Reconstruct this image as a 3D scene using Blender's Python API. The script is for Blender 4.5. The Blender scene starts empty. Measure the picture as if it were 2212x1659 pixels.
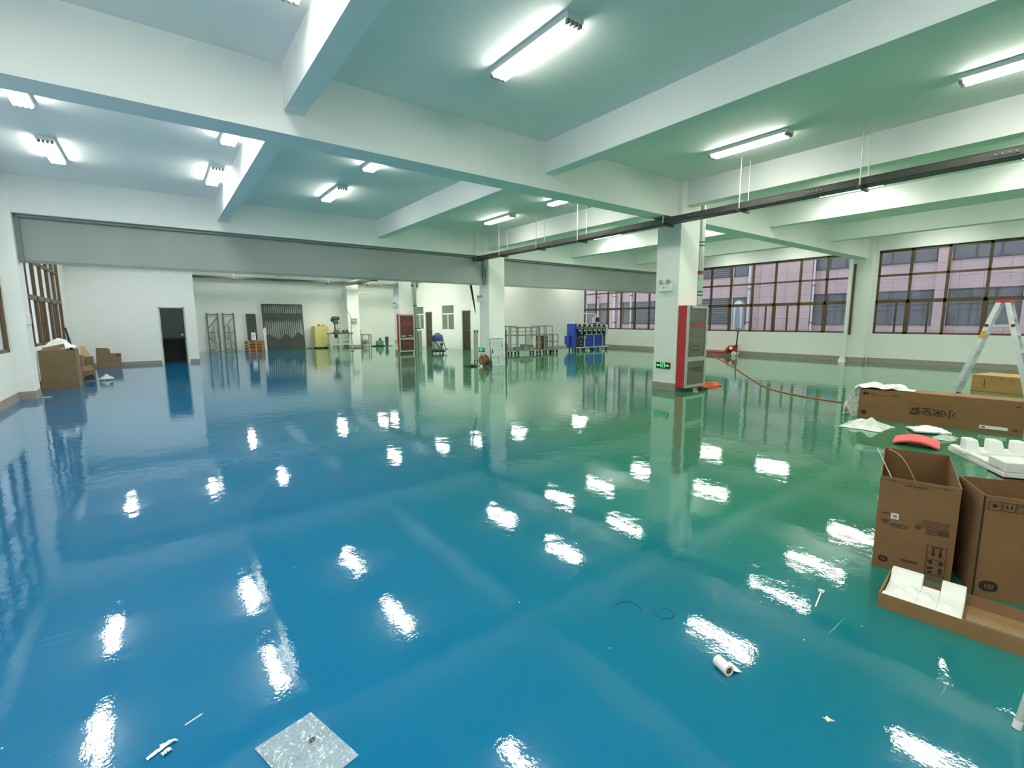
import bpy, bmesh, math, random
from mathutils import Vector, Matrix, noise

SC = bpy.context.scene
COL = SC.collection
PI = math.pi
random.seed(7)

# ------------------------------------------------------------------ camera
cam_d = bpy.data.cameras.new('camera')
cam = bpy.data.objects.new('camera', cam_d)
COL.objects.link(cam)
cam_d.sensor_fit = 'HORIZONTAL'
cam_d.sensor_width = 36.0
cam_d.lens = 36.0 * 1016.2 / 2212.0
cam_d.clip_start = 0.02
cam_d.clip_end = 300
yaw, pitch, roll = math.radians(36.829), math.radians(-7.693), math.radians(-0.237)
fw = Vector((math.sin(yaw) * math.cos(pitch), math.cos(yaw) * math.cos(pitch), math.sin(pitch)))
r0 = Vector((math.cos(yaw), -math.sin(yaw), 0))
u0 = r0.cross(fw)
rt = r0 * math.cos(roll) + u0 * math.sin(roll)
up = -r0 * math.sin(roll) + u0 * math.cos(roll)
cam.matrix_world = Matrix(((rt.x, up.x, -fw.x, 0), (rt.y, up.y, -fw.y, 0), (rt.z, up.z, -fw.z, 1.5), (0, 0, 0, 1)))
SC.camera = cam

# ------------------------------------------------------------------ sky, exposure, lamp strength
LAMP_STRENGTH = 48.0
SKY_STRENGTH = 2.2
world = bpy.data.worlds.new('overcast_sky')
SC.world = world
world.use_nodes = True
bgn = world.node_tree.nodes['Background']
bgn.inputs[0].default_value = (0.86, 0.90, 1.0, 1)
bgn.inputs[1].default_value = SKY_STRENGTH
SC.view_settings.view_transform = 'Standard'
SC.view_settings.look = 'None'
SC.view_settings.exposure = 0.0
SC.view_settings.gamma = 1.0
SC.view_settings.use_curve_mapping = False
try:
    SC.cycles.max_bounces = 10
    SC.cycles.diffuse_bounces = 6
    SC.cycles.transparent_max_bounces = 12
    SC.cycles.sample_clamp_indirect = 6.0
    SC.cycles.use_denoising = True
except Exception:
    pass


# ------------------------------------------------------------------ materials
def lin(c):
    out = []
    for v in c:
        v = v / 255.0
        out.append(v / 12.92 if v <= 0.04045 else ((v + 0.055) / 1.055) ** 2.4)
    return out


MATS = {}


def mat(name, rgb, rough=0.5, metal=0.0, var=0.08, scale=6.0, bump=0.0, bscale=60.0, spec=0.5, alpha=1.0, stretch=None):
    """Procedural material: base colour broken up by noise, optional bump."""
    if name in MATS:
        return MATS[name]
    m = bpy.data.materials.new(name)
    m.use_nodes = True
    nt = m.node_tree
    N, L = nt.nodes, nt.links
    b = N['Principled BSDF']
    c = lin(rgb)
    geo = N.new('ShaderNodeTexCoord')
    mp = N.new('ShaderNodeMapping')
    L.new(geo.outputs['Object'], mp.inputs['Vector'])
    if stretch:
        mp.inputs['Scale'].default_value = stretch
    nz = N.new('ShaderNodeTexNoise')
    nz.inputs['Scale'].default_value = scale
    nz.inputs['Detail'].default_value = 4
    L.new(mp.outputs[0], nz.inputs['Vector'])
    cr = N.new('ShaderNodeValToRGB')
    cr.color_ramp.elements[0].position = 0.3
    cr.color_ramp.elements[1].position = 0.7
    cr.color_ramp.elements[0].color = [min(1, x * (1 - var)) for x in c] + [1]
    cr.color_ramp.elements[1].color = [min(1, x * (1 + var)) for x in c] + [1]
    L.new(nz.outputs['Fac'], cr.inputs[0])
    L.new(cr.outputs[0], b.inputs['Base Color'])
    b.inputs['Roughness'].default_value = rough
    b.inputs['Metallic'].default_value = metal
    b.inputs['Specular IOR Level'].default_value = spec
    b.inputs['Alpha'].default_value = alpha
    if bump:
        n2 = N.new('ShaderNodeTexNoise')
        n2.inputs['Scale'].default_value = bscale
        n2.inputs['Detail'].default_value = 3
        L.new(mp.outputs[0], n2.inputs['Vector'])
        bp = N.new('ShaderNodeBump')
        bp.inputs['Strength'].default_value = bump
        bp.inputs['Distance'].default_value = 0.01
        L.new(n2.outputs['Fac'], bp.inputs['Height'])
        L.new(bp.outputs[0], b.inputs['Normal'])
    MATS[name] = m
    return m


def emat(name, rgb, strength):
    if name in MATS:
        return MATS[name]
    m = bpy.data.materials.new(name)
    m.use_nodes = True
    b = m.node_tree.nodes['Principled BSDF']
    c = lin(rgb)
    b.inputs['Base Color'].default_value = c + [1]
    b.inputs['Emission Color'].default_value = c + [1]
    b.inputs['Emission Strength'].default_value = strength
    b.inputs['Roughness'].default_value = 0.4
    MATS[name] = m
    return m


def glass_mat(name, tint=(235, 240, 240), ior=1.45, extra=0.0):
    m = bpy.data.materials.new(name)
    m.use_nodes = True
    nt = m.node_tree
    N, L = nt.nodes, nt.links
    N.remove(N['Principled BSDF'])
    out = N['Material Output']
    tr = N.new('ShaderNodeBsdfTransparent')
    tr.inputs[0].default_value = lin(tint) + [1]
    gl = N.new('ShaderNodeBsdfGlossy')
    gl.inputs['Roughness'].default_value = 0.02
    fr = N.new('ShaderNodeFresnel')
    geo = N.new('ShaderNodeNewGeometry')
    io = N.new('ShaderNodeMapRange')
    io.inputs['To Min'].default_value = ior
    io.inputs['To Max'].default_value = 1.0 / ior
    L.new(geo.outputs['Backfacing'], io.inputs['Value'])
    L.new(io.outputs[0], fr.inputs['IOR'])
    ad = N.new('ShaderNodeMath')
    ad.operation = 'ADD'
    ad.inputs[1].default_value = extra
    L.new(fr.outputs[0], ad.inputs[0])
    mx = N.new('ShaderNodeMixShader')
    L.new(ad.outputs[0], mx.inputs[0])
    L.new(tr.outputs[0], mx.inputs[1])
    L.new(gl.outputs[0], mx.inputs[2])
    L.new(mx.outputs[0], out.inputs[0])
    MATS[name] = m
    return m


def film_mat(name, rgb, opacity, rough=0.25, bump=0.6, bscale=30):
    """Thin plastic film: part see-through, part milky, wrinkled gloss."""
    m = mat(name, rgb, rough, bump=bump, bscale=bscale)
    nt = m.node_tree
    N, L = nt.nodes, nt.links
    b = N['Principled BSDF']
    tr = N.new('ShaderNodeBsdfTransparent')
    mx = N.new('ShaderNodeMixShader')
    mx.inputs[0].default_value = opacity
    L.new(tr.outputs[0], mx.inputs[1])
    L.new(b.outputs[0], mx.inputs[2])
    L.new(mx.outputs[0], N['Material Output'].inputs[0])
    return m


def floor_mat():
    m = bpy.data.materials.new('epoxy_floor')
    m.use_nodes = True
    nt = m.node_tree
    N, L = nt.nodes, nt.links
    b = N['Principled BSDF']
    tc = N.new('ShaderNodeTexCoord')
    pos = tc.outputs['Object']
    sx = N.new('ShaderNodeSeparateXYZ')
    L.new(pos, sx.inputs[0])
    # camera and lighting colour shift painted into the coat, blue to green across the hall
    a = N.new('ShaderNodeMath'); a.operation = 'MULTIPLY_ADD'
    L.new(sx.outputs[1], a.inputs[0]); a.inputs[1].default_value = -0.13
    L.new(sx.outputs[0], a.inputs[2])
    nz = N.new('ShaderNodeTexNoise'); nz.inputs['Scale'].default_value = 0.35; nz.inputs['Detail'].default_value = 3
    L.new(pos, nz.inputs['Vector'])
    a2 = N.new('ShaderNodeMath'); a2.operation = 'MULTIPLY_ADD'
    L.new(nz.outputs['Fac'], a2.inputs[0]); a2.inputs[1].default_value = 1.6
    L.new(a.outputs[0], a2.inputs[2])
    mr = N.new('ShaderNodeMapRange'); mr.interpolation_type = 'SMOOTHSTEP'
    mr.inputs['From Min'].default_value = 0.5; mr.inputs['From Max'].default_value = 6.2
    L.new(a2.outputs[0], mr.inputs['Value'])
    cr = N.new('ShaderNodeValToRGB')
    e = cr.color_ramp.elements
    e[0].position = 0.0; e[0].color = lin((12, 97, 140)) + [1]
    e[1].position = 1.0; e[1].color = lin((54, 121, 88)) + [1]
    k = e.new(0.4); k.color = lin((12, 100, 114)) + [1]
    k = e.new(0.7); k.color = lin((32, 117, 102)) + [1]
    L.new(mr.outputs[0], cr.inputs[0])
    # small pale flecks and grit
    vo = N.new('ShaderNodeTexVoronoi'); vo.inputs['Scale'].default_value = 9.0
    L.new(pos, vo.inputs['Vector'])
    lt = N.new('ShaderNodeMath'); lt.operation = 'LESS_THAN'; lt.inputs[1].default_value = 0.035
    L.new(vo.outputs['Distance'], lt.inputs[0])
    sc_ = N.new('ShaderNodeSeparateXYZ')
    L.new(vo.outputs['Color'], sc_.inputs[0])
    gt = N.new('ShaderNodeMath'); gt.operation = 'GREATER_THAN'; gt.inputs[1].default_value = 0.9
    L.new(sc_.outputs[0], gt.inputs[0])
    mu = N.new('ShaderNodeMath'); mu.operation = 'MULTIPLY'
    L.new(lt.outputs[0], mu.inputs[0]); L.new(gt.outputs[0], mu.inputs[1])
    mc = N.new('ShaderNodeMix'); mc.data_type = 'RGBA'
    L.new(mu.outputs[0], mc.inputs['Factor'])
    L.new(cr.outputs[0], mc.inputs['A'])
    mc.inputs['B'].default_value = (0.55, 0.62, 0.62, 1)
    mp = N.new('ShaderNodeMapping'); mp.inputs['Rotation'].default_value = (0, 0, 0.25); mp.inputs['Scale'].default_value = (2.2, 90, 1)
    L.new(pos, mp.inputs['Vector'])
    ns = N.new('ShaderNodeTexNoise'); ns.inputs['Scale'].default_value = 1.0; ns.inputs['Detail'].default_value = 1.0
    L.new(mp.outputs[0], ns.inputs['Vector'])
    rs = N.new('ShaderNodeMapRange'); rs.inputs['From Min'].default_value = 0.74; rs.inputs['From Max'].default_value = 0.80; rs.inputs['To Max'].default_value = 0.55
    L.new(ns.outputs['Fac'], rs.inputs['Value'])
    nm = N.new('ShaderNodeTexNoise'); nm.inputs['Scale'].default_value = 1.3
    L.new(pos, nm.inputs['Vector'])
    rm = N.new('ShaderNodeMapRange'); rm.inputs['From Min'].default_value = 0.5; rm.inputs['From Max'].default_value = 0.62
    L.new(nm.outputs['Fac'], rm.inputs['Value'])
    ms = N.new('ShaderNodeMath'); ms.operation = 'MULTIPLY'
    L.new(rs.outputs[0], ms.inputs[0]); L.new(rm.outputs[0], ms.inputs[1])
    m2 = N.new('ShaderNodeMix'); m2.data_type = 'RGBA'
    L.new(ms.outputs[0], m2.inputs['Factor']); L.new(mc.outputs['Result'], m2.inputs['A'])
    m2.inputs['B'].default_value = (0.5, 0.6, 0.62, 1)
    L.new(m2.outputs['Result'], b.inputs['Base Color'])
    b.inputs['Roughness'].default_value = 0.03
    b.inputs['Specular IOR Level'].default_value = 0.6
    # orange-peel surface of the coat
    n1 = N.new('ShaderNodeTexNoise'); n1.inputs['Scale'].default_value = 62; n1.inputs['Detail'].default_value = 2
    n2 = N.new('ShaderNodeTexNoise'); n2.inputs['Scale'].default_value = 4.5; n2.inputs['Detail'].default_value = 2
    L.new(pos, n1.inputs['Vector']); L.new(pos, n2.inputs['Vector'])
    b1 = N.new('ShaderNodeBump'); b1.inputs['Strength'].default_value = 0.021; b1.inputs['Distance'].default_value = 0.01
    b2 = N.new('ShaderNodeBump'); b2.inputs['Strength'].default_value = 0.038; b2.inputs['Distance'].default_value = 0.05
    L.new(n1.outputs['Fac'], b1.inputs['Height']); L.new(n2.outputs['Fac'], b2.inputs['Height'])
    L.new(b2.outputs[0], b1.inputs['Normal'])
    L.new(b1.outputs[0], b.inputs['Normal'])
    MATS['epoxy_floor'] = m
    return m


def facade_mat():
    m = bpy.data.materials.new('facade_tile')
    m.use_nodes = True
    nt = m.node_tree
    N, L = nt.nodes, nt.links
    b = N['Principled BSDF']
    tc = N.new('ShaderNodeTexCoord')
    sx = N.new('ShaderNodeSeparateXYZ')
    L.new(tc.outputs['Object'], sx.inputs[0])
    cb = N.new('ShaderNodeCombineXYZ')
    L.new(sx.outputs[1], cb.inputs[0]); L.new(sx.outputs[2], cb.inputs[1])
    br = N.new('ShaderNodeTexBrick')
    br.offset = 0.0
    br.inputs['Scale'].default_value = 1.0
    br.inputs['Brick Width'].default_value = 0.8
    br.inputs['Row Height'].default_value = 0.62
    br.inputs['Mortar Size'].default_value = 0.008
    br.inputs['Color1'].default_value = lin((208, 180, 182)) + [1]
    br.inputs['Color2'].default_value = lin((198, 172, 176)) + [1]
    br.inputs['Mortar'].default_value = lin((140, 124, 130)) + [1]
    L.new(cb.outputs[0], br.inputs['Vector'])
    L.new(br.outputs[0], b.inputs['Base Color'])
    b.inputs['Roughness'].default_value = 0.5
    MATS['facade_tile'] = m
    return m


WALL = mat('wall_paint', (232, 234, 230), 0.65, var=0.015, scale=2.5, bump=0.03, bscale=120)
CEIL = mat('ceiling_paint', (230, 233, 230), 0.75, var=0.015, scale=2.0)
BASE = mat('baseboard_grey', (150, 142, 134), 0.45, var=0.05)
FLOOR = floor_mat()
GLASS = glass_mat('window_glass')
FRAME = mat('bronze_frame', (88, 68, 42), 0.45, 0.1, var=0.08)
SHUT = mat('shutter_cloth', (150, 158, 155), 0.75, var=0.05, scale=1.2, bump=0.15, bscale=4, stretch=(1, 1, 0.3))
ALU = mat('aluminium', (196, 200, 198), 0.35, 0.8, var=0.06)
GALV = mat('galvanised_steel', (170, 178, 176), 0.35, 0.7, var=0.15, scale=14)
DARKM = mat('dark_tray_metal', (74, 72, 70), 0.5, 0.3, var=0.1)
BLACK = mat('black_plastic', (26, 27, 28), 0.5)
WHITEP = mat('white_plastic', (232, 234, 232), 0.4, var=0.03)
RED = mat('red_paint', (176, 42, 40), 0.4, var=0.06)
CARD = mat('cardboard', (126, 92, 58), 0.85, var=0.06, scale=9, bump=0.1, bscale=25)
CARDT = mat('aged_cardboard', (120, 100, 74), 0.85, var=0.07, scale=7, bump=0.1, bscale=25)
CARDIN = mat('cardboard_inside', (106, 76, 48), 0.9, var=0.06)
INK = mat('printing_ink', (42, 30, 20), 0.8, var=0.05)
FAINT = mat('faint_ink', (80, 56, 34), 0.85, var=0.05)
FOAM = mat('white_foam', (240, 240, 234), 0.7, var=0.02, bump=0.15, bscale=90)
LAMP = emat('lamp_diffuser', (252, 251, 239), LAMP_STRENGTH)
LAMPR = emat('lamp_diffuser_bright', (252, 251, 237), LAMP_STRENGTH * 1.5)
LAMPBODY = mat('lamp_housing', (225, 228, 226), 0.4, var=0.02)
SMOKE = mat('smoked_end_cap', (120, 124, 122), 0.3, var=0.05)


# ------------------------------------------------------------------ mesh helpers
class MB:
    def __init__(s):
        s.v, s.f = [], []

    def add(s, vs, fs):
        o = len(s.v)
        s.v += [tuple(p) for p in vs]
        s.f += [tuple(i + o for i in f) for f in fs]
        return s

    def box(s, x0, x1, y0, y1, z0, z1):
        x0, x1 = sorted((x0, x1)); y0, y1 = sorted((y0, y1)); z0, z1 = sorted((z0, z1))
        return s.add([(x0, y0, z0), (x1, y0, z0), (x1, y1, z0), (x0, y1, z0), (x0, y0, z1), (x1, y0, z1), (x1, y1, z1), (x0, y1, z1)],
                     [(0, 3, 2, 1), (4, 5, 6, 7), (0, 1, 5, 4), (1, 2, 6, 5), (2, 3, 7, 6), (3, 0, 4, 7)])

    def bar(s, a, b, w, h=None, upv=(0, 0, 1)):
        """a straight bar from a to b, w wide across and h high along upv"""
        h = w if h is None else h
        a, b, upv = Vector(a), Vector(b), Vector(upv)
        d = (b - a).normalized()
        if abs(d.dot(upv)) > 0.98:
            upv = Vector((0, 1, 0)) if abs(d.y) < 0.9 else Vector((1, 0, 0))
        sd = d.cross(upv).normalized() * w / 2
        u = sd.cross(d).normalized() * h / 2
        return s.add([a - sd - u, a + sd - u, a + sd + u, a - sd + u, b - sd - u, b + sd - u, b + sd + u, b - sd + u],
                     [(0, 3, 2, 1), (4, 5, 6, 7), (0, 1, 5, 4), (1, 2, 6, 5), (2, 3, 7, 6), (3, 0, 4, 7)])

    def tube(s, pts, r, n=8, closed=False):
        pts = [Vector(p) for p in pts]
        m = len(pts)
        rr = r if isinstance(r, (list, tuple)) else [r] * m
        vs, fs = [], []
        ref = None
        for i, p in enumerate(pts):
            if closed:
                d = (pts[(i + 1) % m] - pts[i - 1]).normalized()
            else:
                d = (pts[min(i + 1, m - 1)] - pts[max(i - 1, 0)]).normalized()
            if ref is None:
                ref = Vector((0, 0, 1)) if abs(d.z) < 0.9 else Vector((1, 0, 0))
            ref = (ref - d * ref.dot(d))
            if ref.length < 1e-6:
                ref = d.orthogonal()
            ref.normalize()
            q = d.cross(ref)
            for k in range(n):
                t = 2 * PI * k / n
                vs.append(p + (ref * math.cos(t) + q * math.sin(t)) * rr[i])
        for i in range(m if closed else m - 1):
            j = (i + 1) % m
            for k in range(n):
                l = (k + 1) % n
                fs.append((i * n + k, i * n + l, j * n + l, j * n + k))
        if not closed:
            fs.append(tuple(range(n - 1, -1, -1)))
            fs.append(tuple((m - 1) * n + k for k in range(n)))
        return s.add(vs, fs)

    def lathe(s, prof, c=(0, 0, 0), n=20, axis='z'):
        """prof: (radius, height) pairs, turned about an axis through c"""
        vs, fs = [], []
        for r, h in prof:
            for k in range(n):
                t = 2 * PI * k / n
                x, y = max(r, 1e-4) * math.cos(t), max(r, 1e-4) * math.sin(t)
                p = {'z': (x, y, h), 'x': (h, x, y), 'y': (y, h, x)}[axis]
                vs.append((c[0] + p[0], c[1] + p[1], c[2] + p[2]))
        m = len(prof)
        for i in range(m - 1):
            for k in range(n):
                l = (k + 1) % n
                fs.append((i * n + k, i * n + l, (i + 1) * n + l, (i + 1) * n + k))
        fs.append(tuple(range(n - 1, -1, -1)))
        fs.append(tuple((m - 1) * n + k for k in range(n)))
        return s.add(vs, fs)

    def prism(s, poly, vec):
        poly = [Vector(p) for p in poly]
        vec = Vector(vec)
        n = len(poly)
        fs = [tuple(range(n - 1, -1, -1)), tuple(range(n, 2 * n))]
        fs += [(i, (i + 1) % n, (i + 1) % n + n, i + n) for i in range(n)]
        return s.add(poly + [p + vec for p in poly], fs)

    def sheet(s, fn, nu, nv, th=0.002):
        """closed thin skin over the surface fn(u, v)"""
        P = [[Vector(fn(i / nu, j / nv)) for j in range(nv + 1)] for i in range(nu + 1)]
        w = nv + 1
        top, bot = [], []
        for i in range(nu + 1):
            for j in range(nv + 1):
                a = P[min(i + 1, nu)][j] - P[max(i - 1, 0)][j]
                b = P[i][min(j + 1, nv)] - P[i][max(j - 1, 0)]
                nn = a.cross(b)
                nn = nn.normalized() if nn.length > 1e-9 else Vector((0, 0, 1))
                top.append(P[i][j] + nn * th / 2)
                bot.append(P[i][j] - nn * th / 2)
        o = len(top)
        fs = []
        for i in range(nu):
            for j in range(nv):
                q = (i * w + j, (i + 1) * w + j, (i + 1) * w + j + 1, i * w + j + 1)
                fs.append(q)
                fs.append(tuple(x + o for x in reversed(q)))
        rim = [i * w for i in range(nu + 1)] + [nu * w + j for j in range(1, w)] + [i * w + nv for i in range(nu - 1, -1, -1)] + [j for j in range(nv - 1, 0, -1)]
        for a, b in zip(rim, rim[1:] + rim[:1]):
            fs.append((b, a, a + o, b + o))
        return s.add(top + bot, fs)

    def xf(s, M):
        s.v = [tuple(M @ Vector(p)) for p in s.v]
        return s

    def build(s, name, m, parent=None, smooth=False, bevel=0.0, loc=None):
        me = bpy.data.meshes.new(name)
        me.from_pydata(s.v, [], s.f)
        bm = bmesh.new()
        bm.from_mesh(me)
        bmesh.ops.recalc_face_normals(bm, faces=bm.faces)
        bm.to_mesh(me)
        bm.free()
        me.materials.append(m)
        if smooth:
            me.polygons.foreach_set('use_smooth', [True] * len(me.polygons))
            me.set_sharp_from_angle(angle=math.radians(42))
        o = bpy.data.objects.new(name, me)
        COL.objects.link(o)
        if parent is not None:
            o.parent = parent
        if loc is not None:
            o.location = loc
        if bevel:
            md = o.modifiers.new('edge', 'BEVEL')
            md.width = bevel
            md.segments = 2
            md.limit_method = 'ANGLE'
            md.angle_limit = math.radians(50)
        return o


def tag(o, label, cat, group=None, kind=None):
    if label:
        o['label'] = label
    if cat:
        o['category'] = cat
    if group:
        o['group'] = group
    if kind:
        o['kind'] = kind
    return o


def thing(name, label, cat, loc=(0, 0, 0), rz=0.0, group=None, rx=0.0, ry=0.0):
    o = bpy.data.objects.new(name, None)
    COL.objects.link(o)
    o.empty_display_size = 0.1
    o.location = loc
    o.rotation_euler = (rx, ry, rz)
    return tag(o, label, cat, group)


def struct(o):
    o['kind'] = 'structure'
    return o


def dup(root, loc, label=None, group=None, rz=None):
    r = root.copy()
    COL.objects.link(r)
    r.location = loc
    if rz is not None:
        r.rotation_euler = (0, 0, rz)
    if label:
        r['label'] = label
    if group:
        r['group'] = group
    for ch in list(root.children):
        c = ch.copy()
        COL.objects.link(c)
        c.parent = r
        for g in list(ch.children):
            d = g.copy()
            COL.objects.link(d)
            d.parent = c
    return r


def text_mb(body, size, M, depth=0.0008, bold=0.0, cx=True, sx=1.0):
    """writing as a mesh; M places its own x-y plane"""
    c = bpy.data.curves.new('writing', 'FONT')
    c.body = body
    c.size = size
    c.extrude = depth / 2
    c.offset = bold
    c.align_x = 'CENTER' if cx else 'LEFT'
    c.align_y = 'CENTER'
    o = bpy.data.objects.new('writing', c)
    COL.objects.link(o)
    dg = bpy.context.evaluated_depsgraph_get()
    dg.update()
    me = bpy.data.meshes.new_from_object(o.evaluated_get(dg))
    S = Matrix.Diagonal((sx, 1, 1, 1))
    mb = MB()
    mb.add([M @ S @ v.co for v in me.vertices], [tuple(p.vertices) for p in me.polygons])
    bpy.data.objects.remove(o)
    bpy.data.curves.remove(c)
    bpy.data.meshes.remove(me)
    return mb


FRONT = Matrix(((1, 0, 0, 0), (0, 0, -1, 0), (0, 1, 0, 0), (0, 0, 0, 1)))   # x-y plane stood up, facing -y


def front(x, y, z, spin=0.0):
    return Matrix.Translation((x, y, z)) @ FRONT @ Matrix.Rotation(spin, 4, 'Z')


# ------------------------------------------------------------------ the hall
XL, XR = -2.25, 19.85          # side wall faces
ZC = 4.25                      # ceiling
YF, YB = 28.2, -8.5            # far wall, wall behind
XO, YO = 12.8, 19.6            # office block corner
WZ0, WZ1 = 1.0, 3.79           # window band

struct(MB().box(XL - .3, XR + .3, YB - .3, YF + .3, -.25, 0).build('floor', FLOOR))
struct(MB().box(XL - .3, XR + .3, YB - .3, YF + .3, ZC, ZC + .2).build('ceiling', CEIL))


def wall_cells(mb, axis, p0, p1, a0, a1, z0, z1, holes):
    A = sorted({a0, a1} | {h[0] for h in holes} | {h[1] for h in holes})
    Z = sorted({z0, z1} | {h[2] for h in holes} | {h[3] for h in holes})
    for a, b in zip(A, A[1:]):
        run = None
        for c, d in zip(Z, Z[1:]):
            m, n = (a + b) / 2, (c + d) / 2
            solid = not any(h[0] < m < h[1] and h[2] < n < h[3] for h in holes)
            if solid:
                run = (run[0], d) if run else (c, d)
            if not solid or d == z1:
                if run:
                    if axis == 'x':
                        mb.box(p0, p1, a, b, run[0], run[1])
                    else:
                        mb.box(a, b, p0, p1, run[0], run[1])
                run = None
    return mb


WIN_R = [(-.75, 5.65), (6.45, 12.85), (13.65, 19.58)]
WIN_L = [(-.75, 5.65), (6.5, 12.9), (13.6, 20.0), (25.6, 26.6)]  # last opening is unseen, added to light the partition room
struct(wall_cells(MB(), 'x', XR, XR + .28, YB, YF, 0, ZC, [(a, b, WZ0, WZ1) for a, b in WIN_R]).build('wall_right', WALL))
struct(wall_cells(MB(), 'x', XL - .28, XL, YB, YF, 0, ZC, [(a, b, .94, WZ1) for a, b in WIN_L]).build('wall_left', WALL))
struct(MB().box(XL - .28, XR + .28, YB - .28, YB, 0, ZC).build('wall_rear', WALL))
struct(MB().box(XL - .28, XR + .28, YF, YF + .28, 0, ZC).build('wall_far', WALL))
# partition with the open door, and its return towards the far wall
struct(wall_cells(MB(), 'y', 21.2, 21.34, XL, 1.2, 0, ZC, [(.09, .86, 0, 2.03)]).box(1.06, 1.2, 21.34, YF, 0, ZC).build('wall_partition', WALL))
# office block
OFF_DOORS = [(20.55, 21.45), (24.75, 25.65)]
OFF_WINS = [(22.25, 23.65), (25.85, 27.0)]
struct(wall_cells(MB(), 'x', XO, XO + .14, YO, YF, 0, ZC,
                  [(a, b, 0, 2.05) for a, b in OFF_DOORS] + [(a, b, .98, 2.38) for a, b in OFF_WINS])
       .box(XO + .14, XR, YO, YO + .14, 0, ZC).build('wall_office', WALL))

# baseboards: painted grey bands
BH = .165
bl = MB()
for a, b in ((YB, 13.0), (13.5, 21.2)):
    bl.box(XL, XL + .012, a, b, 0, BH)
struct(bl.build('baseboard_left', BASE))
br_ = MB()
for a, b in ((YB, 5.72), (6.4, 12.95), (13.55, YO)):
    br_.box(XR - .012, XR, a, b, 0, BH)
struct(br_.build('baseboard_right', BASE))
struct(MB().box(XL, .05, 21.188, 21.2, 0, .12).box(.9, 1.2, 21.188, 21.2, 0, .12).build('baseboard_partition', BASE))
bo = MB().box(XO, XR - .012, YO - .012, YO, 0, .1)
struct(bo.build('baseboard_office', mat('baseboard_light', (176, 178, 172), .5)))
struct(MB().box(XL, XR, YB, YB + .012, 0, BH).build('baseboard_rear', BASE))

# girders across the hall and beams along it
for y0, y1, z in ((-1.3, -.92, 3.55), (5.9, 6.28, 3.55), (13.0, 13.42, 3.56), (20.4, 20.8, 3.55), (27.7, 28.2, 3.62)):
    struct(MB().box(XL, XR, y0, y1, z, ZC).build('girder_beam', CEIL))
SPANS = ((YB, -1.3), (-.92, 5.9), (6.28, 13.0), (13.42, 20.4), (20.8, 27.7))
for x0, x1 in ((1.31, 1.53), (5.08, 5.3), (8.8, 9.06), (12.5, 12.73), (16.2, 16.43)):
    for a, b in SPANS:
        if x0 > XO and a > 20:
            continue
        struct(MB().box(x0, x1, a, b, 3.79, ZC).build('ceiling_beam', CEIL))
for a, b in SPANS[:4]:
    struct(MB().box(XR - .06, XR, a, b, 3.79, ZC).build('ceiling_beam', CEIL))


def column(x0, x1, y0, y1, bh=.165):
    c = struct(MB().box(x0, x1, y0, y1, 0, ZC).build('column', WALL, bevel=.012))
    m = MB()
    e = .006
    m.box(x0 - e, x1 + e, y0 - e, y1 + e, 0, bh)
    m.build('base_band', BASE, c)
    return c


C1 = (8.62, 9.30, 5.80, 6.36)
C2 = (8.79, 9.43, 12.985, 13.56)
C3 = (8.88, 9.50, 20.385, 20.98)
for c in (C1, C2, C3):
    column(*c)
column(XL - .02, -2.02, 12.985, 13.5, .16)
column(XL - .02, -2.02, 5.85, 6.35, .16)
column(19.62, XR + .02, 5.76, 6.38)
column(19.62, XR + .02, 12.985, 13.55)
column(8.76, 9.44, 27.3, YF + .02, .14)


# ------------------------------------------------------------------ windows of the two side walls
def window(n, x, y0, y1, z0, z1, verts, sash, face):
    """bronze-framed window band; sash: extra uprights of sliding leaves in the lowest row"""
    root = struct(bpy.data.objects.new(f'window_{n}', None))
    COL.objects.link(root)
    root.location = (x, (y0 + y1) / 2, z0)
    oy, oz = (y0 + y1) / 2, z0
    zt, zm = 2.09 - oz, 2.95 - oz
    H = z1 - z0
    f = MB()
    a, b = y0 - oy, y1 - oy
    t = .035
    f.box(-t, t, a, b, 0, .06).box(-t, t, a, b, H - .08, H)
    f.box(-t, t, a, a + .055, 0, H).box(-t, t, b - .055, b, 0, H)
    f.box(-t, t, a, b, zt - .06, zt + .055)
    f.box(-t, t, a, b, zm - .035, zm + .035)
    for i, v in enumerate(verts):
        w = .036 if i % 2 else .06
        f.box(-t, t, v - oy - .036, v - oy + .036, zt, H)
        f.box(-t, t, v - oy - w, v - oy + w, 0, zt)
    f.build('frame', FRAME, root)
    MB().box(-.004, .004, a + .02, b - .02, .02, H - .02).build('glass_pane', GLASS, root)
    if sash:
        s = MB()
        for v in sash:
            s.box(-t - .01, t - .01, v - oy - .022, v - oy + .022, .05, zt - .05)
        s.build('sliding_sash', FRAME, root)
        MB().box(face * .03, face * .055, sash[0] - oy - .01, sash[0] - oy + .012, .45, .57).build('latch', BLACK, root)
    return root


xw = XR + .10
window(1, xw, -.75, 5.65, WZ0, WZ1, [4.77, 3.85, 2.93, 2.01, 1.10, .18], [5.07, 4.24, 1.6, .7], -1)
window(2, xw, 6.45, 12.85, WZ0, WZ1, [7.2, 8.11, 9.02, 9.92, 10.85, 11.75], [8.5, 8.99, 9.33], -1)
window(3, xw, 13.65, 19.58, WZ0, WZ1, [14.17, 15.07, 15.96, 16.88, 17.79, 18.68], [], -1)
xw = XL - .06
window(4, xw, -.75, 5.65, .94, WZ1, [.18, 1.10, 2.01, 2.93, 3.85, 4.77], [], 1)
window(5, xw, 6.5, 12.9, .94, WZ1, [7.4, 8.3, 9.2, 10.1, 11.0, 11.95], [], 1)
window(9, xw, 25.6, 26.6, .94, WZ1, [], [], 1)  # unseen window, added to let dim daylight into the partition room
window(6, xw, 13.6, 20.0, .94, WZ1, [14.5, 15.4, 16.3, 17.25, 18.2, 19.15], [16.8, 18.75], 1)

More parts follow.
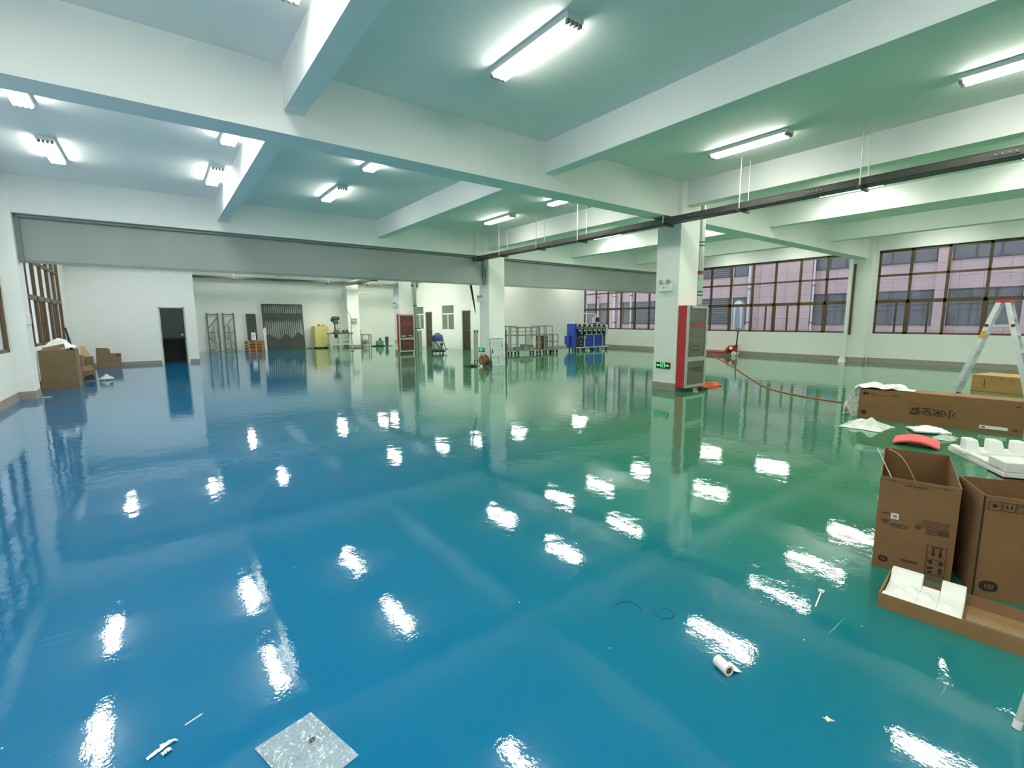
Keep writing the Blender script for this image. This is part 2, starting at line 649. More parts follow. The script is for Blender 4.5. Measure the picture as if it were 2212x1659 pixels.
# ------------------------------------------------------------------ office windows and doors
DOORW = mat('dark_wood_door', (52, 42, 34), .4, var=.35, scale=3, stretch=(3, 3, .4))
DGLASS = mat('dim_glass', (96, 112, 106), .08, var=.04)
WFR = mat('white_frame', (226, 230, 226), .45, var=.02)
for n, (a, b) in enumerate(OFF_WINS):
    root = struct(bpy.data.objects.new(f'window_{7 + n}', None))
    COL.objects.link(root)
    root.location = (XO + .05, (a + b) / 2, .98)
    h = (b - a) / 2
    f = MB()
    f.box(-.04, .03, -h, h, 0, .06).box(-.04, .03, -h, h, 1.35, 1.40).box(-.04, .03, -h, h, .86, .93)
    f.box(-.04, .03, -h, -h + .05, 0, 1.4).box(-.04, .03, h - .05, h, 0, 1.4)
    f.box(-.04, .03, -.035, .035, .06, .86)
    f.build('frame', WFR, root)
    MB().box(-.004, .004, -h + .03, h - .03, .03, 1.37).build('glass_pane', DGLASS, root)
    MB().box(-.055, -.045, -h - .02, h + .02, -.06, -.02).build('sill', WFR, root)
for n, (a, b) in enumerate(OFF_DOORS):
    root = struct(bpy.data.objects.new(f'door_{2 + n}', None))
    COL.objects.link(root)
    root.location = (XO, (a + b) / 2, 0)
    h = (b - a) / 2
    f = MB().box(-.015, .1, -h, -h + .05, 0, 2.05).box(-.015, .1, h - .05, h, 0, 2.05).box(-.015, .1, -h, h, 2.0, 2.05)
    f.build('frame', mat('pale_door_frame', (196, 204, 194), .5), root)
    lf = MB().box(.03, .07, -h + .05, h - .05, .005, 2.0)
    lf.build('leaf', DOORW, root)
    MB().tube([(.03, -h + .14, 1.02), (-.03, -h + .14, 1.02), (-.03, -h + .25, 1.02)], .01).build('handle', ALU, root)

# open door in the partition, with the dim room behind it
root = struct(bpy.data.objects.new('door_1', None))
COL.objects.link(root)
root.location = (.475, 21.2, 0)
MB().box(-.385, -.345, -.01, .15, 0, 2.03).box(.345, .385, -.01, .15, 0, 2.03).box(-.385, .385, -.01, .15, 1.99, 2.03).build(
    'frame', mat('olive_door_frame', (178, 186, 160), .5), root)
lfm = MB().box(-.7, 0, 0, .04, .01, 1.98)
lfm.xf(Matrix.Translation((.345, .14, 0)) @ Matrix.Rotation(math.radians(-97), 4, 'Z'))
lf = lfm.build('leaf', mat('grey_door_leaf', (176, 182, 186), .45), root)
MB().box(.235, .33, .55, .62, .98, 1.06).build('handle', ALU, lf)
bench = thing('washstand', 'dark washstand seen through the open partition door', 'washstand', (.3, 23.4, 0))
MB().box(-.9, .6, -.25, .3, .78, .84).build('worktop', mat('dark_stone', (70, 72, 70), .4), bench)
MB().box(-.85, .55, -.2, .25, 0, .78).build('cabinet', mat('dark_cabinet', (58, 60, 58), .6), bench)

# ------------------------------------------------------------------ ceiling lamps
RWORD = {0.95: 'over the cardboard boxes', 4.0: 'just before the first crossbeam', 8.07: 'just past the first crossbeam',
         10.72: 'just before the grey shutters', 15.5: 'in the first row behind the shutters', 18.45: 'in the second row behind the shutters',
         22.7: 'in the third row behind the shutters', 25.5: 'in the row beside the far wall'}
ORD = ['first', 'second', 'third', 'fourth', 'fifth', 'sixth', 'seventh', 'eighth']
XS = [18.6, 14.3, 11.83, 9.9, 7.62, 3.27, 1.1, -1.1]


def make_lamp(lampmat):
    t = thing('ceiling_lamp', 'x', 'ceiling lamp', (0, 0, 0), 0, 'batten lamps on the ceiling')
    L = 1.14
    MB().box(-.104, .104, -L / 2 - .05, L / 2 + .05, -.06, 0).build('housing', LAMPBODY, t, bevel=.006)
    prof = []
    for k in range(4):
        cx = -.072 + .048 * k
        for j in range(5):
            a = PI * j / 4
            prof.append((cx - .024 * math.cos(a), -.065 - .035 * math.sin(a) ** .6 if 0 < j < 4 else -.065 - .006))
    d = MB()
    pts = [(-.096, -.06)] + prof + [(.096, -.06)]
    d.prism([(x, -L / 2, z) for x, z in pts], (0, L, 0))
    d.build('diffuser', lampmat, t)
    for s in (-1, 1):
        e = MB()
        y = s * L / 2
        for k in range(4):
            cx = -.072 + .048 * k
            e.prism([(cx - .02, y, -.06), (cx - .018, y, -.09), (cx, y, -.1), (cx + .018, y, -.09), (cx + .02, y, -.06)], (0, s * .04, 0))
        e.build('end_cap', SMOKE, t)
    return t


lamp0 = lamp1 = None
for y, words_ in RWORD.items():
    for i, x in enumerate(XS):
        if y > 20 and (x > XO or x < 1.2):
            continue
        if x == 11.83 and y > 20:
            x = 10.7
        lab = f'white batten lamp, {ORD[i]} from the ladder-side window wall, {words_}'
        if y > 20:
            lab = f'white batten lamp, {ORD[i - 2]} from the office wall, {words_}'
        if lamp0 is None:
            lamp0 = make_lamp(LAMP)
            lamp0.location = (x, y, ZC)
            lamp0['label'] = lab
        elif y > 20 and x < 11 and lamp1 is None:
            lamp1 = make_lamp(LAMPR)
            lamp1.location = (x, y, ZC)
            lamp1['label'] = lab
        else:
            dup(lamp1 if y > 20 and x < 11 else lamp0, (x, y, ZC), lab)
for y in (-2.7, -5.6):  # unseen rows behind the camera, added to light the near floor
    for x in XS:
        dup(lamp0, (x, y, ZC), 'white batten ceiling lamp out of sight beyond the rear crossbeam', 'rear batten lamps')

# ------------------------------------------------------------------ roller shutters under the second girder
def shutter(x0, x1, label):
    t = thing('roller_shutter', label, 'shutter', ((x0 + x1) / 2, 13.2, 2.66), 0, 'grey cloth fire shutters')
    h = (x1 - x0) / 2
    H = .9

    def fn(u, v):
        x = -h + u * 2 * h
        return (x, .012 * math.sin(x * 1.3) + .008 * noise.noise((x * .8, v * 2, 3)), .03 + v * (H - .03))
    MB().sheet(fn, int(h * 12), 6, .006).build('curtain', SHUT, t, smooth=True)
    MB().box(-h, h, -.025, .025, -.01, .04).build('bottom_bar', mat('shutter_bar', (128, 136, 132), .5, .3), t)
    MB().box(-h, h, -.09, .09, H - .055, H).build('head_box', mat('shutter_head', (120, 132, 126), .6), t)
    for s in (-1, 1):
        MB().box(s * h - .035, s * h + .035, -.05, .05, -.0, H).build('guide', mat('shutter_bar', (128, 136, 132), .5, .3), t)
    return t


shutter(-1.98, 8.72, 'long grey cloth roller shutter, half lowered, between the window pier and the reel column')
shutter(9.47, 19.58, 'grey cloth roller shutter half lowered over the blue machine and the aluminium carts')

# ------------------------------------------------------------------ cable trays
def tray_thing(label, loc, L, along, rods, ztop, w=.25, h=.1):
    """tray running along local y from 0 to L; rods: (y, top height above tray)"""
    t = thing('cable_tray', label, 'cable tray', loc, along)
    b = MB().box(-w / 2, w / 2, 0, L, 0, .004)
    b.box(-w / 2, -w / 2 + .004, 0, L, 0, h).box(w / 2 - .004, w / 2, 0, L, 0, h)
    b.build('channel', DARKM, t)
    y = 1.0
    cov = MB().box(-w / 2 - .004, w / 2 + .004, 0, L, h, h + .006)
    cov.build('cover', DARKM, t)
    while y < L:
        p = MB().box(-w / 2 - .006, -w / 2 - .001, y - .12, y + .12, .03, .08).build('joint_plate', DARKM, t)
        k = MB()
        for q in range(4):
            k.lathe([(.009, -.006), (.009, .004)], (-w / 2 - .006, y - .09 + q * .06, .055), 8, 'x')
        k.build('bolt', GALV, p)
        y += 2.05
    for ry, zt in rods:
        for s in (-1, 1):
            MB().tube([(s * (w / 2 + .025), ry, -.03), (s * (w / 2 + .025), ry, zt)], .009, 6).build('hanger_rod', mat('zinc_rod', (212, 218, 212), .4, .2), t)
        MB().box(-w / 2 - .06, w / 2 + .06, ry - .02, ry + .02, -.04, 0).build('bracket', DARKM, t)
    return t


zt = ZC - 3.40
tray_thing('long dark cable tray on thin rods passing the two columns in the front hall', (8.38, YB + .5, 3.40), 12.98 - (YB + .5) + .1, 0,
           [(y - YB - .5, z) for y, z in ((-6, zt), (-3.2, zt), (.9, zt), (2.66, zt), (4.42, zt), (5.96, .15), (8.36, zt), (9.9, zt), (11.6, zt), (12.9, zt))], zt)
tray_thing('dark cable tray on rods crossing the rear hall towards the far girder', (8.38, 13.5, 3.40), 12.6, 0,
           [(y - 13.5, zt) for y in (15, 17, 19, 22, 24)], zt)
tray_thing('dark cable tray running along the far wall above the racks and gate', (XO - .05, 26.6, 3.535), 11.5, PI / 2,
           [(k, ZC - 3.535) for k in (.8, 3, 5.2, 7.4, 9.6)], zt)
pp = thing('conduit_pipe', 'pale conduit pipe clipped along the far girder under the tray', 'pipe', (1.3, 27.6, 3.66))
MB().tube([(0, 0, 0), (11.3, 0, 0)], .035, 10).build('tube', WHITEP, pp, smooth=True)
for k in range(6):
    MB().box(k * 2 + .4, k * 2 + .44, -.045, .08, -.045, .045).build('clip', GALV, pp)

# ------------------------------------------------------------------ pipes on the columns
def fire_pipe(label, loc, z0):
    t = thing('fire_pipe', label, 'pipe', loc)
    MB().tube([(0, 0, z0), (0, 0, 4.25)], .07, 16).build('tube', mat('pipe_zinc', (188, 198, 192), .3, .5, var=.12, scale=8), t, smooth=True)
    for z in (3.05, 3.12, 2.02, 2.09):
        MB().lathe([(.073, z - .015), (.073, z + .015)], (0, 0, 0), 16).build('band', mat('teal_band', (24, 104, 92), .5), t, smooth=True)
    c = MB().lathe([(.082, 2.46), (.082, 2.53)], (0, 0, 0), 16)
    c.box(-.11, .11, -.02, .02, 2.47, 2.52)
    c.build('coupling', mat('red_coupling', (150, 66, 48), .5), t)
    return t


fire_pipe('zinc fire pipe with teal bands rising beside the exit-signed front column', (9.385, 5.812, 0), 1.82)
t = thing('fire_pipe', 'grey fire pipe rising beside the column of the vacuum cleaner', 'pipe', (9.62, 20.3, 0))
MB().tube([(0, 0, 0), (0, 0, 4.25)], .075, 14).build('tube', mat('pipe_grey', (146, 160, 152), .4, .4, var=.1), t, smooth=True)
for z in (2.2, 1.15):
    MB().lathe([(.088, z - .02), (.088, z + .02)], (0, 0, 0), 14).build('band', DARKM, t)
MB().tube([(0, -.05, 1.15), (.22, -.05, 1.15)], .03, 8).build('valve_stub', DARKM, t)
t = thing('meter_box', 'narrow grey box standing by the grey fire pipe', 'box', (9.86, 20.45, 0))
MB().box(-.09, .09, -.1, .1, 0, 1.05).build('body', mat('box_grey', (150, 162, 156), .5, .2), t, bevel=.01)
MB().box(-.07, .07, -.108, -.1, .08, .97).build('door', mat('box_grey2', (162, 172, 166), .5, .2), t)

# white post bolted beside the pier between the windows
t = thing('post', 'white square post with foot bracket beside the pier between the windows', 'post', (19.5, 6.32, 0))
MB().box(-.04, .04, -.05, .05, 0, 3.55).build('shaft', WHITEP, t)
MB().box(-.1, .1, -.09, .16, 0, .012).prism([(-.02, .05, .012), (-.02, .16, .012), (-.02, .05, .3)], (.04, 0, 0)).build('foot_bracket', WHITEP, t)
for z in (1.4, 2.3, 2.85):
    MB().box(.04, .112, -.06, .06, z, z + .03).build('clamp', ALU, t)
MB().box(.05, .11, -.12, -.06, .95, 3.4).build('channel', FRAME, t)

# ------------------------------------------------------------------ fire hydrant cabinets
def fire_cabinet(label, loc, w, glass, inside):
    t = thing('fire_cabinet', label, 'fire cabinet', loc, 0, 'fire hydrant cabinets on the columns')
    H, D = 1.70, .20
    MB().box(0, w, 0, D, .0, H).build('body', RED, t, bevel=.004)
    f = MB()
    f.box(0, .055, -.03, 0, 0, H).box(w - .055, w, -.03, 0, 0, H)
    f.box(.055, w - .055, -.03, 0, H - .06, H).box(.055, w - .055, -.03, 0, .55, .64).box(.055, w - .055, -.03, 0, 0, .06)
    f.build('door_frame', ALU, t)
    g = MB().box(.055, w - .055, -.016, -.008, .64, H - .06)
    u = g.build('upper_panel', glass, t)
    g = MB().box(.055, w - .055, -.016, -.008, .06, .55)
    l = g.build('lower_panel', glass, t)
    rt_ = mat('red_lettering', (150, 48, 40), .6)
    text_mb('消火栓', .15, front(w / 2, -.018, 1.30), bold=.002).build('lettering', rt_, u)
    text_mb('灭火器箱', .115, front(w / 2, -.018, .37), bold=.002).build('lettering', mat('dark_lettering', (44, 40, 36), .6) if not inside else rt_, l)
    if not inside:
        for z, x0, n, ww in ((1.07, .2, 7, .03), (.87, .24, 5, .036), (.77, .2, 9, .024)):
            k = MB()
            for q in range(n):
                k.box(x0 + q * (ww + .012), x0 + q * (ww + .012) + ww, -.018, -.016, z - .012, z + .006 + .006 * (q % 2))
            k.build('small_print', rt_ if z > 1 else mat('dark_lettering', (44, 40, 36), .6), u)
    else:
        MB().lathe([(.10, 0), (.12, .03), (.1, .06)], (.2, -.013, .68), 14).build('hose', mat('hose_canvas', (190, 184, 172), .8), u)
        MB().tube([(w * .6, -.014, .74), (w * .85, -.014, .7)], .02).build('nozzle', ALU, u)
    if not inside:
        MB().tube([(w - .01, .1, .7), (w + .05, .1, .7), (w + .055, .1, .73)], .012).build('side_hook', GALV, t)
    MB().box(w - .035, w - .015, -.045, -.03, .9, 1.0).box(w - .035, w - .015, -.045, -.03, .3, .36).build('lock', ALU, t)
    return t


PANELG = mat('cabinet_glass_grey', (88, 90, 78), .12, var=.1, scale=2)
PANELR = mat('cabinet_glass_red', (84, 52, 46), .12, var=.2, scale=3)
c = fire_cabinet('red fire cabinet with grey-green panels on the nearer exit-signed column', (8.645, 5.60, .09), .72, PANELG, False)
MB().lathe([(.035, -.006), (.035, 0)], (.1, -.03, 1.66), 14, 'y').build('sticker', mat('blue_sticker', (44, 88, 150), .5), c)
fire_cabinet('red fire cabinet with dark red panels beside the blue-topped vacuum cleaner', (8.74, 20.18, .10), .76, PANELR, True)

# ------------------------------------------------------------------ emergency lights and exit signs on the column sides
def emergency_light(loc, label):
    t = thing('emergency_light', label, 'emergency light', loc, -PI / 2, 'twin-spot emergency lights')
    MB().box(-.15, .15, -.06, 0, 0, .15).build('case', WHITEP, t, bevel=.008)
    for s in (-1, 1):
        h = MB().lathe([(.02, 0), (.045, .02), (.05, .06), (.048, .065)], (0, 0, 0), 14, 'y')
        h.xf(Matrix.Translation((s * .075, -.02, .2)) @ Matrix.Rotation(PI + s * .3, 4, 'Z') @ Matrix.Rotation(-.2, 4, 'X'))
        h.build('spot_head', mat('spot_chrome', (200, 206, 204), .2, .6), t, smooth=True)
        MB().tube([(s * .075, -.02, .14), (s * .075, -.02, .2)], .012).build('neck', WHITEP, t)
    d = MB()
    for k, r in ((-.02, .013), (.035, .008), (.07, .008)):
        d.lathe([(r, -.004), (r, 0)], (k, -.06, .075), 10, 'y')
    d.build('indicator', BLACK, t)
    return t


EXITG = mat('exit_dark_green', (12, 44, 30), .35)
EXITL = emat('exit_lit_green', (120, 240, 160), .75)


def exit_sign(loc, label):
    t = thing('exit_sign', label, 'exit sign', loc, -PI / 2, 'green exit signs low on the columns')
    MB().box(-.17, .17, -.022, 0, 0, .13).build('plate', EXITG, t, bevel=.004)
    p = MB()
    y0, y1 = -.026, -.022
    for s in (-1, 1):     # arrows on both sides
        p.prism([(s * .155, y0, .065), (s * .115, y0, .095), (s * .115, y0, .035)], (0, .004, 0))
        p.box(s * .065, s * .118, y0, y1, .055, .075)
    p.box(-.055, .055, y0, y1, .108, .117).box(-.055, -.046, y0, y1, .02, .117).box(.046, .055, y0, y1, .02, .117)
    p.build('door_symbol', EXITL, t)
    q = MB()
    q.lathe([(.011, y0), (.011, y1)], (.008, 0, .094), 10, 'y')
    for a, b in (((0, .08), (-.01, .05)), ((-.01, .05), (.014, .036)), ((.014, .036), (.01, .016)), ((-.01, .05), (-.03, .022)),
                 ((0, .078), (-.024, .068)), ((0, .078), (.02, .06)), ((-.024, .068), (-.03, .052))):
        q.bar((a[0], -.024, a[1]), (b[0], -.024, b[1]), .004, .011, upv=(0, 1, 0))
    q.build('running_figure', EXITL, t)
    return t


emergency_light((8.62, 6.10, 2.09), 'twin-spot emergency light on the column of the grey-panelled fire cabinet')
emergency_light((8.79, 13.47, 2.11), 'twin-spot emergency light on the column with the cable reel')
emergency_light((8.88, 20.82, 2.14), 'twin-spot emergency light on the column by the vacuum cleaner')
exit_sign((8.612, 6.09, .47), 'green exit sign low on the column of the grey-panelled fire cabinet')
exit_sign((8.782, 13.44, .45), 'green exit sign on the column behind the cable reel')
exit_sign((8.872, 20.78, .49), 'green exit sign on the column by the vacuum cleaner')

# ------------------------------------------------------------------ by the pier on the window side: cartons
t = thing('switch_box', 'small white switch box on the pier above the big old carton', 'switch box', (-1.985, 13.2, 1.46))
MB().box(-.05, .0, -.09, .09, 0, .2).build('case', WHITEP, t, bevel=.006)
MB().box(0, .008, -.06, .06, .03, .17).build('cover', WHITEP, t)
MB().box(.008, .016, -.02, .02, .12, .15).build('toggle', mat('grey_plastic', (150, 154, 152), .5), t)


def open_box(t, w, d, h, m, th=.006, min_=None):
    b = MB()
    b.box(0, w, 0, th, 0, h).box(0, w, d - th, d, 0, h).box(0, th, th, d - th, 0, h).box(w - th, w, th, d - th, 0, h).box(th, w - th, th, d - th, 0, th)
    return b.build('walls', m, t)


t = thing('carton', 'big old open carton stuffed with white sheeting below the side windows', 'carton', (-2.15, 14.55, 0))
open_box(t, .62, .6, .88, CARDT)
k = MB()
for zz, n, w0 in ((.76, 2, .22), (.52, 1, .42), (.48, 1, .34)):
    for q in range(n):
        k.box(.31 - w0 / 2 + q * w0 / n + .01, .31 - w0 / 2 + (q + 1) * w0 / n - .01, -.002, 0, zz - .012, zz + .012)
k.prism([(.2, -.002, .12), (.27, -.002, .12), (.255, -.002, .19), (.235, -.002, .21), (.215, -.002, .19)], (0, .002, 0))
k.box(.38, .5, -.002, 0, .14, .165).box(.43, .45, -.002, 0, .165, .22).box(.21, .26, -.002, 0, .24, .25)
k.build('printed_mark', mat('worn_ink', (112, 92, 70), .85), t)
MB().prism([(.06, -.0, .88), (.46, .02, .88), (.43, .1, 1.02), (.08, .07, .94)], (0, .006, .002)).build('flap', CARDT, t)
t = thing('plastic_sheet', 'white plastic sheet bulging out of the big old carton', 'plastic sheet', (-1.84, 14.85, .86))


def fn(u, v):
    x, y = (u - .5) * .58, (v - .5) * .52
    r = max(0, 1 - (2.1 * abs(u - .5)) ** 2) * max(0, 1 - (2.1 * abs(v - .5)) ** 2)
    return (x, y, .03 + .24 * r + .035 * noise.noise((u * 5, v * 5, 1)) + .08 * (u - .4))


MB().sheet(fn, 24, 20, .004).build('sheet', mat('white_sheeting', (238, 238, 234), .5, bump=.3, bscale=20), t, smooth=True)
t = thing('umbrella', 'furled dark umbrella poking up from the big old carton', 'umbrella', (-1.62, 14.82, .9), 0, None, 0, -.12)
MB().tube([(0, 0, -.2), (0, 0, .1), (0, 0, .42), (0, 0, .45)], [.03, .028, .018, .012], 10).build('canopy', mat('dark_cloth', (40, 46, 54), .7), t, smooth=True)
MB().tube([(0, 0, .45), (0, 0, .48)], .02, 10).build('handle', BLACK, t)

t = thing('carton', 'small flap-topped carton on the floor beside the big old carton', 'carton', (-1.62, 16.1, 0), math.radians(12))
MB().box(0, .26, 0, .3, 0, .27).build('walls', CARDT, t)
MB().prism([(0, 0, .27), (.26, 0, .27), (.2, .06, .4), (.04, .07, .38)], (0, .004, .003)).build('flap', CARDT, t)
MB().prism([(.02, -.003, .02), (.24, -.003, .04), (.2, -.003, .16), (.05, -.003, .14)], (0, .003, 0)).build('torn_side', BLACK, t)
t = thing('plastic_bag', 'crumpled clear plastic bag beside the small flap-topped carton', 'plastic bag', (-1.17, 16.25, .004))
FILM = film_mat('clear_film', (225, 232, 232), .35)
MB().sheet(lambda u, v: ((u - .5) * .3, (v - .5) * .5, .03 + .12 * (1 - abs(2 * u - 1)) * (1 - abs(2 * v - 1)) + .03 * noise.noise((u * 6, v * 6, 2))), 14, 14, .002).build('film', FILM, t, smooth=True)
t = thing('flattened_carton', 'stepped flattened carton leaning on the partition wall', 'flattened carton', (-1.70, 20.6, 0), 0, None, -.1)
MB().prism([(0, 0, 0), (.64, 0, 0), (.66, 0, .46), (.39, 0, .47), (.36, 0, .64), (.03, 0, .66)], (0, .03, 0)).build('panel', CARDT, t)
MB().prism([(.54, -.004, .37), (.6, -.004, .36), (.61, -.004, .41), (.56, -.004, .43)], (0, .004, 0)).build('hand_hole', mat('hole_dark', (40, 32, 24), .9), t)
t = thing('carton', 'tipped open carton with a raised pale flap beside the stepped flattened carton', 'carton', (-2.16, 19.75, 0), 0)
MB().box(0, .44, .2, .5, 0, .42).build('walls', CARDT, t)
MB().prism([(.16, .2, .3), (.36, .2, .24), (.40, .22, .46), (.28, .3, .74), (.16, .3, .76)], (0, .006, 0)).build('flap', mat('pale_card', (186, 166, 128), .85), t)
MB().box(.1, .2, .12, .2, .28, .4).build('tab', mat('pale_card', (186, 166, 128), .85), t)
t = thing('carton', 'low brown carton behind the big old carton at the window pier', 'carton', (-2.12, 17.2, 0))
MB().box(0, .42, 0, .4, 0, .6).build('walls', CARDT, t)
MB().prism([(.02, 0, .6), (.4, 0, .6), (.36, .1, .68), (.06, .1, .66)], (0, .004, .002)).build('flap', CARDT, t)

# ------------------------------------------------------------------ along the far wall
STEELD = mat('grey_rack_steel', (92, 104, 98), .5, .3, var=.12)
WRAP = film_mat('stretch_wrap', (176, 186, 178), .32, bscale=12)


def rack(loc, label, wrapx):
    t = thing('rack_frame', label, 'rack frame', loc, 0, 'upright rack frames leaning on the far wall', -.07)
    for x in (0, .46):
        MB().box(x - .03, x + .03, -.03, .03, 0, 1.94).build('post', STEELD, t)
        MB().box(x - .07, x + .07, -.06, .06, 0, .01).build('foot_plate', STEELD, t)
    for z in (.08, .95, 1.86):
        MB().bar((0, 0, z), (.46, 0, z), .03, .04).build('crossbar', STEELD, t)
    for a, b in ((1.2, 1.72), (.72, .3)):
        MB().bar((.02, 0, a), (.44, 0, b), .025, .035).build('brace', STEELD, t)
    MB().bar((wrapx, -.04, .05), (wrapx - .05, -.04, 1.3), .05, .05).build('loose_bar', STEELD, t)
    MB().sheet(lambda u, v: (wrapx - .12 + .24 * u + .02 * math.sin(v * 9), -.08 - .05 * math.sin(PI * u) + .03 * noise.noise((u * 4, v * 7, wrapx)), .02 + v * 1.35), 8, 20, .003).build('plastic_wrap', WRAP, t, smooth=True)
    return t


rack((2.04, 27.95, 0), 'grey rack frame in plastic wrap by the partition corner', .28)
rack((2.73, 27.95, 0), 'grey braced rack frame in plastic wrap beside the dark board', .26)
t = thing('board', 'tall dark board leaning on the far wall behind the wooden crate', 'board', (3.76, 28.0, 0), 0, None, -.05)
MB().box(0, .44, 0, .03, 0, 1.9).build('panel', mat('dark_board', (56, 62, 58), .6), t)
MB().box(0, .44, -.008, 0, 1.86, 1.9).box(0, .03, -.008, 0, 0, 1.9).build('edging', DARKM, t)
t = thing('notice_sheet', 'white printed sheet propped against the dark board on the crate', 'sheet', (3.86, 27.52, .54), 0, None, -.12)
MB().box(0, .2, 0, .006, 0, .4).build('paper', WHITEP, t)
m = MB()
for k in range(5):
    m.box(.03, .17 - .02 * (k % 2), -.002, 0, .06 + .06 * k, .085 + .06 * k)
m.build('print', mat('grey_print', (150, 156, 150), .7), t)
WOOD = mat('crate_wood', (128, 92, 52), .75, var=.25, scale=4, stretch=(.6, 4, 6))
t = thing('wooden_crate', 'brown slatted wooden crate in front of the dark board', 'crate', (3.56, 27.25, 0))
for i in range(3):
    z = .02 + .17 * i
    MB().box(0, .84, 0, .5, z, z + .13).build('tier', WOOD, t)
for x in (.08, .4, .7):
    MB().box(x, x + .08, -.03, 0, 0, .54).build('cleat', mat('crate_cleat', (158, 120, 74), .75, var=.15), t)
for i, x in enumerate((4.36, 4.45)):
    t = thing('white_strip', ('white strip leaning on the wall between the crate and the gate', 'second white strip, close against the gate post')[i], 'strip', (x + .065, 27.5 + .16 * i, 0), 0, None, -.1 + .03 * i, .0)
    MB().box(0, .07, 0, .02, 0, 1.14 + .04 * i).build('panel', WHITEP, t)
    MB().box(.0, .012, -.006, 0, 0, 1.14).build('edge_strip', mat('amber_edge', (190, 140, 60), .5), t)

# wrought gate leaning on the far wall
GATE = mat('gate_black_green', (50, 58, 54), .5, .2)
t = thing('metal_gate', 'tall dark barred gate with wavy lower panel leaning on the far wall', 'gate', (4.5, 27.8, 0), 0, None, -.12)
W, H = 2.02, 2.44
f = MB().box(0, .05, 0, .04, 0, H).box(W - .05, W, 0, .04, 0, H).box(0, W, 0, .04, H - .05, H).box(0, W, 0, .04, 0, .05)
f.build('frame', GATE, t)
MB().box(.05, W - .05, .0, .04, 1.63, 1.94).build('band_panel', GATE, t)
wave = [(.05, .05), (.05, .62), (.12, .76), (.2, .84), (.28, .83), (.5, .66), (.72, .54), (.95, .72), (1.08, .86), (1.22, .74), (1.4, .58), (1.6, .8), (1.72, .95), (1.86, .78), (1.93, .7), (1.97, .76), (1.97, .05)]
MB().prism([(x, .0, z) for x, z in wave], (0, .04, 0)).build('wave_panel', GATE, t)
for k in range(19):
    x = .1 + k * (W - .2) / 18
    MB().box(x - .022, x + .022, .008, .032, .3, H - .05).build('bar', GATE, t)

YEL = mat('cream_yellow_paint', (214, 198, 128), .5, var=.04)
t = thing('metal_cabinet', 'cream yellow metal cabinet standing between the gate and the bench', 'cabinet', (6.98, 27.52, 0))
MB().box(0, .74, 0, .6, .06, 1.24).build('body', YEL, t, bevel=.008)
for x in (.02, .37):
    MB().box(x, x + .345, -.015, 0, .09, 1.2).build('door', YEL, t, bevel=.004)
for x, y in ((.04, .04), (.6, .04), (.04, .5), (.6, .5)):
    MB().box(x, x + .1, y, y + .07, 0, .06).build('foot', BLACK, t)
MB().box(.34, .355, -.035, -.015, .6, .75).build('handle', ALU, t)
for i, (x, r, h) in enumerate(((7.25, .05, .08), (7.42, .035, .05), (7.55, .04, .04))):
    t = thing('lidded_tin', ('black lidded tin on the cream yellow cabinet', 'small tin in the middle of the cabinet top', 'flat tin on the cabinet top towards the bench')[i], 'tin', (x, 27.7, 1.241), 0, 'tins on the yellow cabinet')
    MB().lathe([(r, 0), (r, h)], n=12).build('can', BLACK if i == 0 else STEELD, t, smooth=True)
    MB().lathe([(r + .004, h), (r + .004, h + .012)], n=12).build('lid', DARKM, t, smooth=True)
t = thing('floor_scrap', 'scrap of grey metal lying between the gate and the yellow cabinet', 'scrap', (6.72, 27.8, 0))
MB().box(-.12, .1, -.1, .1, 0, .03).box(-.02, .08, -.05, .05, .03, .06).build('plate', STEELD, t)

PALEM = mat('pale_bench_steel', (188, 198, 190), .5, .2)
t = thing('workbench', 'pale steel workbench carrying the drill press', 'workbench', (7.52, 26.66, 0))
MB().box(0, 1.3, 0, .58, .80, .845).build('worktop', mat('bench_top_dark', (74, 82, 76), .5, .2), t)
for x, y in ((.06, .04), (.56, .04), (1.2, .04), (.06, .5), (.56, .5), (1.2, .5)):
    MB().box(x, x + .05, y, y + .05, 0, .80).build('leg', PALEM, t)
for y in (.05, .51):
    MB().box(.08, 1.22, y, y + .03, .2, .25).box(.58, 1.22, y, y + .03, .47, .51).build('rail', PALEM, t)
MB().box(.1, 1.2, .08, .5, .215, .23).build('shelf', PALEM, t)
MB().box(.36, .5, .2, .4, .55, .8).build('drawer', STEELD, t)
DRILL = mat('machine_grey_green', (70, 80, 72), .45, .3, var=.1)
t = thing('drill_press', 'grey-green drill press standing on the workbench', 'drill press', (7.98, 26.95, .845))
MB().box(-.16, .18, -.18, .16, 0, .06).prism([(-.16, -.12, .06), (.2, -.12, .06), (.1, -.05, .16), (-.06, -.05, .16)], (0, .2, 0)).build('base', DRILL, t, bevel=.01)
MB().tube([(-.06, .05, .05), (-.06, .05, .72)], .042, 12).build('column', STEELD, t, smooth=True)
MB().box(-.14, .1, -.13, .12, .50, .72).build('head', DRILL, t, bevel=.03)
MB().box(-.2, .2, -.1, .1, .72, .92).build('pulley_cover', DRILL, t, bevel=.05)
MB().lathe([(.07, 0), (.07, .2)], (-.2, .02, .62), 14).build('motor', DRILL, t, smooth=True)
MB().tube([(.06, -.08, .22), (.06, -.08, .5)], [.018, .032], 10).build('spindle', ALU, t, smooth=True)
MB().box(-.0, .2, -.16, .08, .2, .23).build('table', STEELD, t)
for a in (0, 2.1, 4.2):
    MB().tube([(.1, -.1, .58), (.1 + .14, -.1 + .1 * math.cos(a), .58 + .1 * math.sin(a))], .009).build('feed_lever', ALU, t)
t = thing('bench_vise', 'dark bench vise beside the drill press', 'vise', (8.42, 26.9, .845))
MB().box(-.16, .18, -.08, .08, 0, .05).build('base', DRILL, t)
MB().box(-.1, -.02, -.08, .08, .05, .17).build('jaw', DRILL, t)
